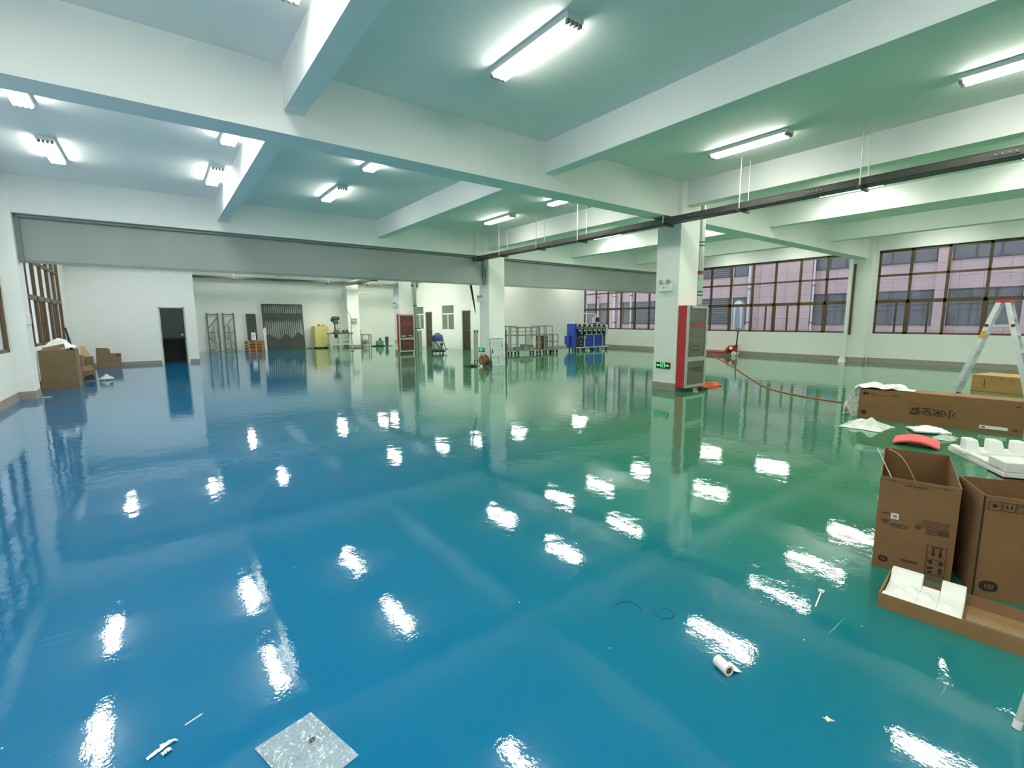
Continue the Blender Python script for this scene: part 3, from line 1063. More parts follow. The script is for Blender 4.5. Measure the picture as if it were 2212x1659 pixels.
MB().box(.1, .17, -.08, .08, .05, .19).build('jaw', DRILL, t)
MB().tube([(-.2, 0, .09), (.24, 0, .09)], .02).build('screw', STEELD, t)
MB().tube([(.24, -.08, .09), (.24, .08, .09)], .008).build('handle', STEELD, t)
t = thing('wrench', 'short steel wrench lying at the bench end', 'wrench', (8.76, 26.86, .846))
MB().bar((-.08, 0, .01), (.1, .02, .01), .02, .015).box(-.12, -.07, -.025, .025, 0, .02).build('body', STEELD, t)

# power cable hanging from the tray to the floor strip
t = thing('power_cable', 'grey power cable hanging down past the drill press to the floor', 'cable', (8.3, 26.5, 3.39))
MB().tube([Vector(p) - Vector((8.3, 26.5, 3.39)) for p in ((8.29, 26.5, 3.4), (8.34, 26.5, 2.9), (8.45, 26.52, 2.18), (8.58, 26.5, 1.9), (8.66, 26.48, 1.7), (8.67, 26.45, 1.2), (8.63, 26.45, .5), (8.68, 26.4, .15), (8.76, 26.35, .03), (8.86, 26.3, .025), (8.95, 26.25, .025))], .014, 8).build('cord', mat('grey_cord', (96, 108, 100), .6), t, smooth=True)
t = thing('cable_cover', 'flat dark cable cover strip on the floor before the workbench', 'cable cover', (8.72, 26.15, 0), math.radians(-30))
MB().prism([(-.5, -.08, 0), (-.5, .08, 0), (-.5, .05, .02), (-.5, -.05, .02)], (1.0, 0, 0)).build('strip', BLACK, t)
t = thing('floor_lump', 'small dark lump on the floor in front of the cable cover', 'lump', (7.78, 23.8, 0))
MB().lathe([(.05, 0), (.07, .015), (.04, .045), (.01, .05)], n=9).xf(Matrix.Diagonal((1.4, .8, 1, 1))).build('body', BLACK, t, smooth=True)

t = thing('wall_box', 'grey junction box on the far pier above the workbench', 'junction box', (8.94, 27.3, 1.42))
MB().box(0, .32, -.12, 0, 0, .25).build('case', mat('box_pale', (176, 184, 178), .5), t, bevel=.006)
MB().box(.02, .3, -.126, -.12, .15, .17).box(.02, .3, -.126, -.12, .06, .08).build('slot', DARKM, t)
t = thing('drum_stand', 'low grey metal stand holding a round drum beside the far pier', 'stand', (9.58, 27.45, 0))
for x in (0, .52):
    for y in (0, .35):
        MB().box(x, x + .035, y, y + .035, 0, .72).build('leg', STEELD, t)
MB().box(0, .55, 0, .38, .68, .72).build('top', STEELD, t)
MB().box(0, .55, 0, .38, .40, .44).build('shelf', PALEM, t)
MB().box(0, .55, 0, .38, .06, .1).build('shelf', PALEM, t)
MB().lathe([(.0, 0), (.13, .02), (.15, .1), (.13, .22), (.05, .24)], (.28, .18, .12), 16).build('drum', mat('drum_grey', (134, 144, 138), .4, .3), t, smooth=True)
t = thing('pole', 'thin dark pole leaning beside the low drum stand', 'pole', (9.52, 27.4, 0), 0, None, -.08)
MB().tube([(0, 0, 0), (0, 0, 1.02)], .012).build('shaft', STEELD, t)
GRM = mat('machine_green', (96, 130, 112), .5, .2)
t = thing('small_pump', 'small grey-green pump on a black base by the far wall', 'pump', (10.55, 27.4, 0))
MB().box(-.34, .3, -.2, .2, 0, .05).build('base', BLACK, t, bevel=.01)
MB().box(-.12, .26, -.15, .15, .05, .33).build('tank', GRM, t, bevel=.02)
MB().lathe([(.08, 0), (.09, .06), (.05, .14), (.015, .19)], (.1, 0, .33), 14).build('motor', DRILL, t, smooth=True)
t = thing('small_stand', 'small upright pump stand beside the grey-green pump', 'stand', (11.1, 27.5, 0))
MB().box(-.12, .3, -.12, .12, 0, .03).build('base', STEELD, t)
MB().box(-.06, .08, -.05, .05, .03, .2).box(-.08, .1, -.06, .06, .2, .56).build('body', DRILL, t, bevel=.01)
MB().tube([(.08, 0, .3), (.2, 0, .34), (.24, 0, .2), (.18, 0, .06)], .01).build('hose', WHITEP, t)

# ------------------------------------------------------------------ vacuum cleaner
BLUEV = mat('vacuum_blue', (40, 70, 128), .4)
t = thing('vacuum_cleaner', 'big wet vacuum cleaner with a blue hood and steel drum', 'vacuum cleaner', (10.45, 19.75, 0))
MB().lathe([(.24, .16), (.25, .2), (.25, .56), (.235, .58)], n=24).build('drum', mat('brushed_steel', (176, 184, 178), .25, .8, var=.1, scale=10), t, smooth=True)
MB().lathe([(.265, .57), (.27, .62), (.262, .74), (.22, .84), (.1, .9), (.0, .905)], n=24).build('hood', BLUEV, t, smooth=True)
MB().box(-.1, .1, -.06, .06, .88, .93).build('grip', BLACK, t, bevel=.02)
MB().lathe([(.3, .1), (.32, .13), (.3, .17), (.24, .18)], n=20).build('base_ring', BLACK, t, smooth=True)
for a in range(4):
    MB().lathe([(.05, -.02), (.05, .02)], (.26 * math.cos(a * PI / 2 + .7), .26 * math.sin(a * PI / 2 + .7), .05), 12, 'x').build('caster', BLACK if a % 2 else WHITEP, t)
MB().tube([(.26, 0, .7), (.33, 0, .5), (.36, 0, .36), (.46, 0, .16), (.5, 0, .14), (.3, -.02, .12)], .018).build('push_frame', BLACK, t, smooth=True)
MB().lathe([(.05, 0), (.05, .06)], (.08, -.3, .42), 14, 'y').build('inlet', BLACK, t, smooth=True)
MB().tube([(-.05, -.24, .3), (-.25, -.28, .5), (-.32, -.2, .7), (-.28, -.05, .8), (-.2, .05, .78)], .022).build('hose', BLACK, t, smooth=True)
MB().bar((-.34, -.3, .09), (.2, -.36, .09), .07, .05).build('floor_nozzle', BLACK, t)

# ------------------------------------------------------------------ around the second column
t = thing('cable_reel', 'orange-brown cable reel with a black stand in front of the second column', 'cable reel', (8.58, 13.0, 0), math.radians(12))
for x in (-.09, .09):
    MB().lathe([(.165, x - .006), (.165, x + .006)], (0, 0, .19), 22, 'x').build('flange', mat('reel_ochre', (150, 112, 56), .5) if x < 0 else mat('reel_brown', (84, 50, 34), .5), t, smooth=True)
MB().lathe([(.14, -.085), (.145, 0), (.14, .085)], (0, 0, .19), 20, 'x').build('wound_cable', mat('reel_cable', (92, 48, 30), .7, var=.3, scale=40), t, smooth=True)
MB().tube([(-.12, -.13, .01), (-.12, .0, .36), (-.12, .05, .38), (.12, .05, .38), (.12, 0, .36), (.12, -.13, .01)], .012).build('stand', BLACK, t, smooth=True)
MB().tube([(-.13, .12, .01), (.13, .12, .01)], .012).build('foot_bar', BLACK, t)
MB().lathe([(.04, -.11), (.04, -.095)], (0, 0, .19), 12, 'x').build('hub', mat('reel_hub', (190, 150, 60), .5), t)
t = thing('cable_heap', 'loose loops of black cable on the floor by the cable reel', 'cable', (8.2, 13.2, 0), 0)
pts = []
for i in range(90):
    a = i * .42
    r = .13 + .05 * math.sin(i * .37)
    pts.append((r * 1.3 * math.cos(a), r * math.sin(a), .015 + .06 * abs(noise.noise((i * .21, 0, 0)))))
MB().tube(pts, .011, 6).build('cord', BLACK, t, smooth=True)
t = thing('plug', 'white plug at the end of the black cable loops', 'plug', (8.42, 12.92, 0))
MB().box(-.04, .04, -.025, .025, 0, .05).build('body', WHITEP, t, bevel=.01)
MB().tube([(.04, 0, .025), (.1, .02, .02)], .008).build('lead', BLACK, t)

t = thing('panel_door', 'grey cabinet door leaning on the second column beside the exit sign', 'panel', (8.79, 12.80, 0), 0, None, -.165)
PGREY = mat('grey_panel_paint', (176, 190, 184), .4, .1)
MB().box(0, .53, 0, .04, 0, .92).build('sheet', PGREY, t, bevel=.006)
MB().box(.01, .52, -.004, 0, .29, .30).box(.26, .268, -.004, 0, .01, .29).box(0, .53, -.005, 0, .905, .92).build('seam', DARKM, t)
MB().box(.04, .065, -.02, 0, .42, .56).build('handle', BLACK, t)
MB().tube([(.45, -.01, .74), (.45, -.025, .7), (.47, -.025, .64), (.48, -.01, .62)], .008).build('latch', BLACK, t)
t = thing('rod', 'dark rod standing upright against the second column near the carts', 'rod', (9.475, 12.98, 0))
MB().box(-.012, .012, -.02, .02, 0, 1.18).build('shaft', DARKM, t)
t = thing('hanging_cable', 'thick dark cable end hanging behind the shutter beside the second column', 'cable', (8.58, 13.75, 3.37))
MB().tube([(-.1, 0, 0), (-.06, 0, -.3), (.0, 0, -.7), (.1, 0, -1.2), (.17, 0, -1.6)], [.035, .035, .04, .032, .012], 8).build('cord', mat('black_hose', (46, 50, 48), .6), t, smooth=True)
t = thing('hand_trolley', 'grey upright trolley panel behind the second column', 'trolley', (9.15, 14.5, 0))
MB().box(0, .17, 0, .03, .06, 1.16).build('panel', mat('trolley_grey', (170, 180, 176), .4, .3), t)
MB().box(0, .02, -.02, 0, 1.05, 1.17).box(.15, .17, -.02, 0, 1.05, 1.17).build('handle', BLACK, t)
for x in (.03, .14):
    MB().lathe([(.04, -.012), (.04, .012)], (x, .015, .04), 12, 'x').build('caster', BLACK, t)

# ------------------------------------------------------------------ aluminium carts
CARTM = mat('cart_profile', (158, 168, 162), .4, .5, var=.08)


def cart(label, x, y, w, d, h, uprights, shelves, midbars=()):
    t = thing('trolley_cart', label, 'trolley', (x, y, 0), 0, 'aluminium carts by the office wall')
    p = .035
    for yy in (0, d - p):
        for ux in [0, w - p] + list(uprights):
            MB().box(ux, ux + p, yy, yy + p, .13, h).build('upright', CARTM, t)
    for z in shelves:
        f = MB().box(0, w, 0, p, z, z + .04).box(0, w, d - p, d, z, z + .04).box(0, p, 0, d, z, z + .04).box(w - p, w, 0, d, z, z + .04)
        f.build('rail', CARTM, t)
    for a, b, z in midbars:
        MB().box(a, b, 0, p, z, z + .025).build('crossbar', CARTM, t)
    MB().box(.01, w - .01, .01, d - .01, .14, .16).build('deck', mat('deck_pale', (190, 200, 192), .5), t)
    for cx, cy in ((.06, .05), (w - .06, .05), (.06, d - .05), (w - .06, d - .05)):
        MB().lathe([(.055, -.015), (.055, .015)], (cx, cy, .055), 12, 'x').box(cx - .02, cx + .02, cy - .03, cy + .03, .06, .14).build('caster', BLACK, t)
    return t


cart('tall narrow aluminium cart holding an olive bottle, beside the second column', 11.95, 16.4, .62, .6, 1.27, [.28], [.15, .84, 1.23], [(.3, .6, 1.02), (.3, .6, .45)])
cart('long aluminium cart with two upper rails and grey tubs, in the middle', 12.62, 16.4, 1.2, .6, 1.2, [.42], [.15, .82, 1.16], [(.0, 1.2, 1.0), ])
cart('aluminium cart with brown drums under its shelf, towards the blue machine', 13.87, 16.4, .78, .6, 1.26, [.27, .38], [.15, .84, 1.22])
cart('low aluminium cart at the end beside the brown drums', 14.68, 16.4, .34, .6, .86, [], [.15, .5, .82])
OLIVE = mat('olive_plastic', (92, 98, 54), .5)
t = thing('bottle', 'olive jerry bottle with a pale cap on the tall narrow cart', 'bottle', (12.1, 16.62, .16))
MB().lathe([(.09, 0), (.1, .02), (.1, .3), (.05, .38), (.035, .42)], n=14).build('body', OLIVE, t, smooth=True)
MB().lathe([(.04, .42), (.04, .5)], n=12).build('cap', WHITEP, t, smooth=True)
GREYT = mat('grey_tub', (140, 150, 144), .5, var=.12)
for i, (x, w, h, lab) in enumerate(((12.8, .3, .14, 'flat grey tub on the long cart by the tall cart'), (13.2, .3, .24, 'taller grey box in the middle of the long cart'), (13.5, .26, .18, 'grey bin at the drum end of the long cart'))):
    t = thing('parts_tub', lab, 'tub', (x, 16.68, .16), 0, 'grey tubs on the long cart')
    MB().prism([(-w / 2 + .02, -.14, 0), (w / 2 - .02, -.14, 0), (w / 2, -.14, h), (-w / 2, -.14, h)], (0, .28, 0)).build('body', GREYT, t, bevel=.008)
    MB().box(-w / 2 - .01, w / 2 + .01, -.15, .15, h, h + .02).build('rim', DARKM, t)
t = thing('tilted_panel', 'pale tilted sheet leaning inside the long cart', 'sheet', (13.5, 16.75, .43), 0, None, 0, .14)
MB().box(-.2, .2, -.012, .012, 0, .34).build('panel', mat('pale_sheet', (196, 204, 198), .4), t)
DRUM = mat('brown_drum', (112, 92, 64), .8, var=.1)
for i, x in enumerate((14.08, 14.42)):
    t = thing('fibre_drum', ('brown fibre drum with a tan band, next to the long cart', 'plain brown fibre drum next to the low end cart')[i], 'drum', (x, 16.7, .16), 0, 'brown drums on the cart')
    MB().lathe([(.15, 0), (.15, .62)], n=20).build('body', DRUM, t, smooth=True)
    MB().lathe([(.155, .6), (.155, .64)], n=20).build('lid', DARKM, t, smooth=True)
    if i == 0:
        MB().lathe([(.153, .3), (.153, .37)], n=20).build('band', mat('tan_band', (176, 140, 92), .7), t, smooth=True)

# ------------------------------------------------------------------ blue six-station machine
BLUE = mat('machine_blue', (28, 62, 158), .4, var=.04)
NAVY = mat('machine_navy', (30, 44, 104), .45)
MDARK = mat('machine_black', (40, 42, 40), .5, var=.2)
t = thing('winding_machine', 'blue six-station machine with a touch screen on a white arm', 'machine', (16.22, 16.55, 0))
MB().box(.12, 2.2, .06, .5, .18, 1.10).build('body', NAVY, t)
MB().box(0, .12, 0, .56, .16, 1.33).build('side_cabinet', BLUE, t, bevel=.006)
MB().box(-.1, .0, .3, .62, .3, .74).build('side_box', BLUE, t, bevel=.006)
MB().box(-.008, 0, .2, .3, 1.2, 1.225).box(-.008, 0, .06, .5, .72, .725).build('side_slot', BLACK, t)
MB().box(-.02, .95, -.02, .58, 1.33, 1.36).build('top_plate', WHITEP, t)
cp = MB().box(.13, .66, .03, .06, .19, .79).build('control_panel', MDARK, t)
for x, z in ((.32, .68), (.52, .68), (.44, .46)):
    MB().lathe([(.028, -.02), (.028, 0)], (x, .03, z), 12, 'y').build('knob', WHITEP, cp, smooth=True)
MB().box(.4, .52, .02, .03, .3, .315).build('nameplate', ALU, cp)
MB().box(2.02, 2.2, .03, .06, .19, .79).build('end_panel', MDARK, t)
PALEB = mat('pale_blue_frame', (176, 204, 214), .4)
MB().box(.68, .72, .0, .05, .18, .81).box(1.32, 1.37, .0, .05, .18, .81).box(1.98, 2.02, .0, .05, .18, .81).box(.68, 2.02, 0, .05, .77, .81).build('door_surround', PALEB, t)
for x in (.72, 1.37):
    d = MB().box(x, x + .61 - .01, .015, .05, .19, .77).build('door', BLUE, t, bevel=.004)
    MB().box(x + (.55 if x < 1 else .02), x + (.58 if x < 1 else .05), .0, .015, .42, .52).build('handle', BLACK, d)
d = MB().box(.76, .8, .005, .015, .6, .7).build('sticker', WHITEP, t)
MB().box(.1, 2.42, -.04, .5, .14, .185).build('base_beam', PALEB, t)
for k in range(6):
    x = .18 + k * .345
    s_ = MB().box(x, x + .24, .0, .06, .81, 1.08).build('station', MDARK, t)
    MB().lathe([(.045, -.05), (.05, -.01), (.03, 0)], (x + .12, .0, 1.0), 12, 'y').build('roller', WHITEP, s_, smooth=True)
    MB().lathe([(.06, -.04), (.075, 0)], (x + .13, .0, .89), 12, 'y').build('spool', BLACK, s_, smooth=True)
    MB().box(x + .25, x + .30, -.03, .06, .81, 1.12).build('divider', PALEM, t)
    g = MB().prism([(x, -.05, 1.11), (x + .3, -.05, 1.11), (x + .22, -.05, 1.2), (x + .05, -.05, 1.2)], (0, .2, 0)).build('feeder', mat('feeder_grey', (140, 148, 138), .5, .3, var=.2), t)
    MB().lathe([(.05, -.08), (.05, .02)], (x + .1, -.0, 1.24), 10, 'y').build('pulley', BLACK, g, smooth=True)
MB().box(.12, 2.3, -.04, .1, 1.09, 1.12).box(.12, 2.3, .1, .14, 1.28, 1.31).build('rack_rail', PALEM, t)
MB().box(2.2, 2.3, -.05, .1, .74, 1.26).build('end_bracket', WHITEP, t)
MB().tube([(.72, .3, 1.33), (.72, .3, 1.78), (.76, .28, 1.82), (1.5, .1, 1.82), (1.54, .1, 1.78), (1.54, .1, 1.66)], .035, 10).build('screen_arm', WHITEP, t, smooth=True)
sc_ = MB().box(1.3, 1.72, .0, .12, 1.36, 1.66).build('screen_case', WHITEP, t, bevel=.01)
MB().box(1.42, 1.7, -.006, .0, 1.41, 1.63).build('screen', mat('screen_dark', (52, 60, 58), .15), sc_)
for x in (.08, .3, .7, 1.16, 1.7, 2.3):
    for y in (.04, .45):
        MB().box(x - .025, x + .025, y - .025, y + .025, .0, .14).build('foot', BLACK, t)
for x, w in ((.45, .2), (.88, .2), (1.85, .3)):
    MB().box(x - w / 2, x + w / 2, .1, .4, .0, .1).build('tray', mat('pale_tray', (200, 212, 206), .5), t)

# ------------------------------------------------------------------ pallet jack by the windows
t = thing('pallet_jack', 'red pallet jack with a black handle parked under the side windows', 'pallet jack', (19.35, 10.25, 0), 0)
for x in (-.24, .1):
    MB().prism([(x, .3, .07), (x, 1.45, .07), (x, 1.5, .1), (x, 1.45, .13), (x, .3, .16)], (.15, 0, 0)).build('fork', RED, t, bevel=.006)
    MB().lathe([(.035, -.05), (.035, .05)], (x + .075, 1.3, .04), 12, 'x').build('load_roller', WHITEP, t)
MB().prism([(-.24, .35, .08), (-.24, .3, .2), (-.24, .12, .42), (-.24, -.06, .42), (-.24, -.06, .36), (-.24, .08, .34), (-.24, .2, .16), (-.24, .2, .08)], (.49, 0, 0)).build('frame', RED, t, bevel=.008)
MB().box(-.09, .09, -.12, .04, .14, .36).build('pump', RED, t, bevel=.02)
for x in (-.13, .07):
    MB().lathe([(.09, 0), (.09, .06)], (x, -.05, .09), 16, 'x').build('steer_wheel', WHITEP, t, smooth=True)
    MB().lathe([(.03, -.004), (.03, .064)], (x, -.05, .09), 10, 'x').build('wheel_hub', BLACK, t)
MB().lathe([(.07, 0), (.07, .03)], (-.26, -.0, .32), 14, 'x').build('side_disc', WHITEP, t, smooth=True)
MB().tube([(0, -.08, .3), (0, -.1, .55), (0, -.13, 1.0)], [.035, .028, .022], 10).build('handle_shaft', BLACK, t, smooth=True)
lp = [(0, -.13 + .02 * math.sin(a), 1.07 + .09 * math.sin(a)) for a in (0,)]
for s in (-1, 1):
    MB().tube([(0 + .005 * s, -.135 + s * (.045 + .045 * math.cos(a)), 1.06 + .085 * math.sin(a)) for a in [k * 2 * PI / 14 for k in range(14)]], .01, 6, closed=True).build('grip_loop', BLACK, t, smooth=True)
MB().bar((0, -.135, .96), (0, -.135, 1.14), .014).build('lift_lever', BLACK, t)

# ------------------------------------------------------------------ orange cable
ORANGE = mat('orange_cable', (206, 84, 40), .5, var=.06)
BROWNC = mat('rust_cable', (170, 74, 44), .5, var=.06)


def spline(P, n=8):
    P = [Vector(p) for p in P]
    out = []
    for i in range(len(P) - 1):
        a, b, c, d = P[max(i - 1, 0)], P[i], P[i + 1], P[min(i + 2, len(P) - 1)]
        for k in range(n):
            u = k / n
            out.append(.5 * ((2 * b) + (c - a) * u + (2 * a - 5 * b + 4 * c - d) * u * u + (3 * b - a - 3 * c + d) * u ** 3))
    return out + [P[-1]]


t = thing('extension_cord', 'long rust-orange cord running over the floor from the pallet jack to the long carton', 'cord', (9.8, 3.0, 0))
MB().tube([p - Vector((9.8, 3.0, 0)) for p in spline([(19.1, 11.15, .012), (16.4, 9.1, .012), (14.6, 7.75, .012), (13.2, 6.75, .012), (12.1, 5.95, .012), (11.15, 5.25, .012), (10.5, 4.7, .012), (10.15, 4.2, .012), (9.87, 3.6, .012), (9.75, 2.98, .012), (9.5, 2.7, .012)])], .012, 7).build('sheath', BROWNC, t, smooth=True)
t = thing('cord_loop', 'hanging loop of rust-orange cord at the side of the nearer fire cabinet', 'cord', (9.425, 5.70, .80))
MB().tube([p for p in spline([(0, 0, .003), (.05, -.02, -.05), (.1, -.02, -.14), (.11, -.02, -.26), (.06, -.02, -.3), (0, -.02, -.22), (-.01, -.02, -.1), (.04, -.0, -.2), (.1, 0, -.29), (.15, 0, -.28), (.14, 0, -.2), (.07, 0, -.08), (0, 0, -.01)])], .007, 6).build('sheath', BROWNC, t, smooth=True)
t = thing('cord_coil', 'heap of bright orange cord coiled on the floor beside the fire cabinet', 'cord', (9.93, 5.83, 0))
pts = []
for i in range(260):
    a = i * .31
    r = .16 + .13 * (.5 + .5 * math.sin(i * .093)) + .03 * noise.noise((i * .1, 0, 0))
    pts.append((r * 1.35 * math.cos(a + .2 * math.sin(i * .05)), r * .8 * math.sin(a), .014 + .028 * (.5 + .5 * math.sin(i * .57)) + .012 * math.sin(i * .19)))
MB().tube(pts, .009, 6).build('sheath', ORANGE, t, smooth=True)
t = thing('floor_socket', 'small black block on the floor under the fire cabinet', 'block', (9.3, 5.55, 0))
MB().box(-.14, .1, -.05, .05, 0, .05).build('body', BLACK, t, bevel=.01)
MB().box(-.05, .02, -.03, .03, .05, .065).build('cap', DARKM, t)

# ------------------------------------------------------------------ long air-conditioner carton
def arrow_up(m, x, z, w, h, y=-.0025):
    """arrow pointing along +z"""
    m.prism([(x - w * .22, y, z), (x + w * .22, y, z), (x + w * .22, y, z + h * .55), (x + w / 2, y, z + h * .55), (x, y, z + h), (x - w / 2, y, z + h * .55), (x - w * .22, y, z + h * .55)], (0, .0022, 0))


def rrect(m, x, z, w, h, r, y=-.0025, d=.0022):
    P = []
    for cx, cz, a0 in ((w / 2 - r, h / 2 - r, 0), (-w / 2 + r, h / 2 - r, PI / 2), (-w / 2 + r, -h / 2 + r, PI), (w / 2 - r, -h / 2 + r, 1.5 * PI)):
        for k in range(6):
            a = a0 + k * PI / 10
            P.append((x + cx + r * math.cos(a), y, z + cz + r * math.sin(a)))
    m.prism(P, (0, d, 0))


def outline(m, x0, x1, z0, z1, w=.002, y=-.0025):
    m.box(x0, x1, y, 0, z0, z0 + w).box(x0, x1, y, 0, z1 - w, z1).box(x0, x0 + w, y, 0, z0, z1).box(x1 - w, x1, y, 0, z0, z1)


def emblem(t, x, z, w, h, lightm, darkm, turn=0.0):
    m = MB()
    rrect(m, x, z, w, h, min(w, h) * .42)
    o = m.build('emblem', darkm, t)
    g = MB()
    s = min(w, h)
    y0, y1 = -.0042, -.0025

    def pt(dx, dz):
        return (x + (dx * math.cos(turn) - dz * math.sin(turn)) * s, z + (dx * math.sin(turn) + dz * math.cos(turn)) * s)
    for a, b, c, d in ((-.30, -.2, -.22, .2), (-.14, -.2, -.06, .08), (.02, -.2, .10, .1), (-.30, .12, .06, .2), (.2, -.2, .28, .2)):
        P = [pt(a, b), pt(c, b), pt(c, d), pt(a, d)]
        g.prism([(p[0], y0, p[1]) for p in P], (0, y1 - y0, 0))
    g.build('emblem_letters', lightm, o)


t = thing('carton', 'long brown carton lying on its side with upside-down printed characters', 'carton', (8.575, 2.525, 0), math.atan2(-.9947, .103))
LB = 1.75
b = MB().box(0, LB, 0, .006, 0, .44).box(0, LB, .324, .33, 0, .44).box(0, .006, .006, .324, 0, .44).box(LB - .006, LB, .006, .324, 0, .44).box(.006, LB - .006, .006, .324, 0, .006)
b.build('walls', CARD, t)
MB().prism([(.4, 0, .44), (LB, 0, .44), (LB, .33, .445), (.4, .33, .445)], (0, 0, .005)).build('top_panel', CARD, t)
text_mb('小米空调', .122, front(.86, -.0025, .195, PI), depth=.002, bold=.0022, sx=1.0).build('lettering', INK, t)
k = MB()
for i in range(13):
    k.box(.63 + i * .037, .645 + i * .037, -.0025, 0, .285, .295)
k.build('dotted_line', FAINT, t)
k = MB()
k.prism([(.035, -.0025, .378), (.08, -.0025, .41), (.08, -.0025, .395), (.12, -.0025, .395), (.12, -.0025, .36), (.08, -.0025, .36), (.08, -.0025, .345)], (0, .0022, 0))
k.build('arrow_mark', INK, t)
k = MB()
for x, w in ((.15, .016), (.17, .018), (.215, .018), (.25, .03), (.30, .02), (.33, .012), (.385, .018), (.41, .008), (.43, .016), (.46, .014)):
    k.box(x, x + w, -.0025, 0, .358, .358 + .012 + .014 * (x < .2 or x > .37))
k.build('small_print', FAINT, t)
emblem(t, .075, .087, .07, .062, FAINT, INK, PI)
MB().box(1.345, 1.61, -.003, 0, .046, .088).build('label', WHITEP, t)
k = MB().box(1.36, 1.40, -.004, -.003, .058, .075)
k.build('label_print', FAINT, t)
k = MB().box(1.655, 1.7, -.0025, 0, .05, .075).box(1.66, 1.7, -.0025, 0, .36, .38)
k.build('corner_mark', FAINT, t)

BAGM = film_mat('milky_bag', (240, 240, 236), .86, bscale=18)
t = thing('plastic_wrap', 'milky plastic sheet spilling over the end of the long brown carton', 'plastic sheet', (8.575, 2.525, 0), math.atan2(-.9947, .103))
PW = spline([(-.16, 0, .012), (-.15, 0, .14), (-.10, 0, .26), (-.045, 0, .38), (-.015, 0, .47), (.1, 0, .515), (.26, 0, .50), (.42, 0, .525), (.56, 0, .46), (.64, 0, .456)], 6)


def fn(u, v):
    f = u * (len(PW) - 1.001)
    i = int(f)
    p = PW[i].lerp(PW[i + 1], f - i)
    fold = .035 * noise.noise((u * 9, v * 5, 3)) + .018 * noise.noise((u * 21, v * 13, 5))
    top = max(0, min(1, (u - .45) * 8))
    y = .01 + v * (.30 - .07 * max(0, u - .8) * 5) + .02 * noise.noise((u * 5, v * 2, 8))
    if p.x < 0:
        return (p.x - abs(fold) - .04 * math.sin(PI * v), y, max(.01, p.z))
    return (p.x + .5 * fold, y, max(.457, p.z + fold - .05 * abs(2 * v - 1) ** 3))


MB().sheet(fn, 54, 20, .003).build('sheet', BAGM, t, smooth=True)
MB().sheet(lambda u, v: (.005 - (1 - u) * (.16 * math.sin(PI * (.12 + .8 * v)) ** .7) + .012 * noise.noise((v * 9, u * 5, 1)), .03 + .1 * math.sin(PI * u) * .6 - .03 * v + .05 * noise.noise((u * 6, v * 7, 4)), .008 + .43 * v), 14, 22, .003).build('side_fold', BAGM, t, smooth=True)

t = thing('carton', 'closed brown carton under the far side of the aluminium step ladder', 'carton', (13.635, 2.06, 0), math.atan2(-.80, -.283 + .1))
b = MB().box(0, .95, 0, .74, 0, .337).build('body', mat('cardboard_tan', (150, 116, 68), .85, var=.1, scale=5), t, bevel=.006)
MB().box(0, .95, .0, .74, .337, .342).build('top_panel', mat('cardboard_pale', (186, 150, 98), .85, var=.06), t)
k = MB().box(.2, .215, -.003, 0, .12, .26).box(.205, .23, -.003, 0, .08, .1)
for i in range(4):
    k.box(.3 + i * .14, .34 + i * .14, -.003, 0, .27, .28)
k.build('printed_mark', FAINT, t)

# ------------------------------------------------------------------ step ladder
LADM = mat('ladder_aluminium', (206, 210, 208), .35, .6, var=.12, scale=10)
t = thing('step_ladder', 'aluminium step ladder with a red top standing behind the long carton', 'ladder', (12.3, 1.555, 0))
for sy, yt, yb in ((1, .055, .52), (-1, -.055, -.49)):
    for sx in (-1, 1):
        a = (sx * .17, yt, 1.79)
        c = (sx * .27, yb, .0)
        MB().bar(a, c, .028, .07, upv=(0, 1, 0)).build('rail', LADM, t)
        MB().bar((c[0] * 1.0, yb - sy * .012, .06), (c[0] * 1.01, yb + sy * .004, .0), .05, .085, upv=(0, 1, 0)).build('foot', BLACK, t)
    for i in range(1, 6):
        f = i / 6
        hw = .17 + .1 * f
        yy = yt + (yb - yt) * f
        zz = 1.79 * (1 - f)
        if sy < 0:
            MB().box(-hw, hw, yy - .035, yy + .035, zz - .012, zz + .012).build('step', LADM, t)
        else:
            MB().box(-hw, hw, yy - .016, yy + .016, zz - .016, zz + .016).build('rung', LADM, t)
for sx in (-1, 1):
    MB().bar((sx * .19, .16, 1.375), (sx * .19, -.155, 1.372), .012, .03).build('spreader', LADM, t)
    for y in (.17, -.165):
        MB().lathe([(.03, -.012), (.03, .012)], (sx * .205, y, 1.375), 12, 'x').build('hinge_knob', mat('dark_red_knob', (92, 34, 30), .5), t)
MB().box(-.2, .2, -.1, .1, 1.785, 1.825).build('top_cap', RED, t, bevel=.01)
st = MB().box(-.001, .003, -.035, .035, -.07, .07)
st.xf(Matrix.Translation((-.218, .205, 1.21)) @ Matrix.Rotation(.255, 4, 'X') @ Matrix.Rotation(.055, 4, 'Y'))
st.build('warning_sticker', mat('orange_sticker', (214, 140, 40), .5), t)

# ------------------------------------------------------------------ two upright open cartons near the viewer
t = thing('carton', 'open upright carton with a white label and packing straps, in front of the pink-red foam', 'carton', (3.392, .852, 0), math.atan2(-.971, .239))
open_box(t, .355, .82, .57, CARD)
k = MB()
for x, z, w in ((.119, .533, .098),):
    for i in range(9):
        k.box(x + i * .011, x + i * .011 + .008, -.0022, 0, z, z + .008)
k.build('small_print', FAINT, t)
k = MB().box(.005, .33, -.0015, 0, .552, .5535)
for x in (.062, .29):
    k.prism([(x - .007, -.0022, .548), (x + .007, -.0022, .548), (x, -.0022, .559)], (0, .002, 0))
k.build('fold_line', FAINT, t)
k = MB()
for i in range(4):
    k.box(.213 - .01 * i, .325, -.0022, 0, .347 - i * .012, .351 - i * .012)
k.build('small_print', FAINT, t)
MB().box(.02, .06, -.0022, 0, .345, .352).build('small_print', FAINT, t)
k = MB()
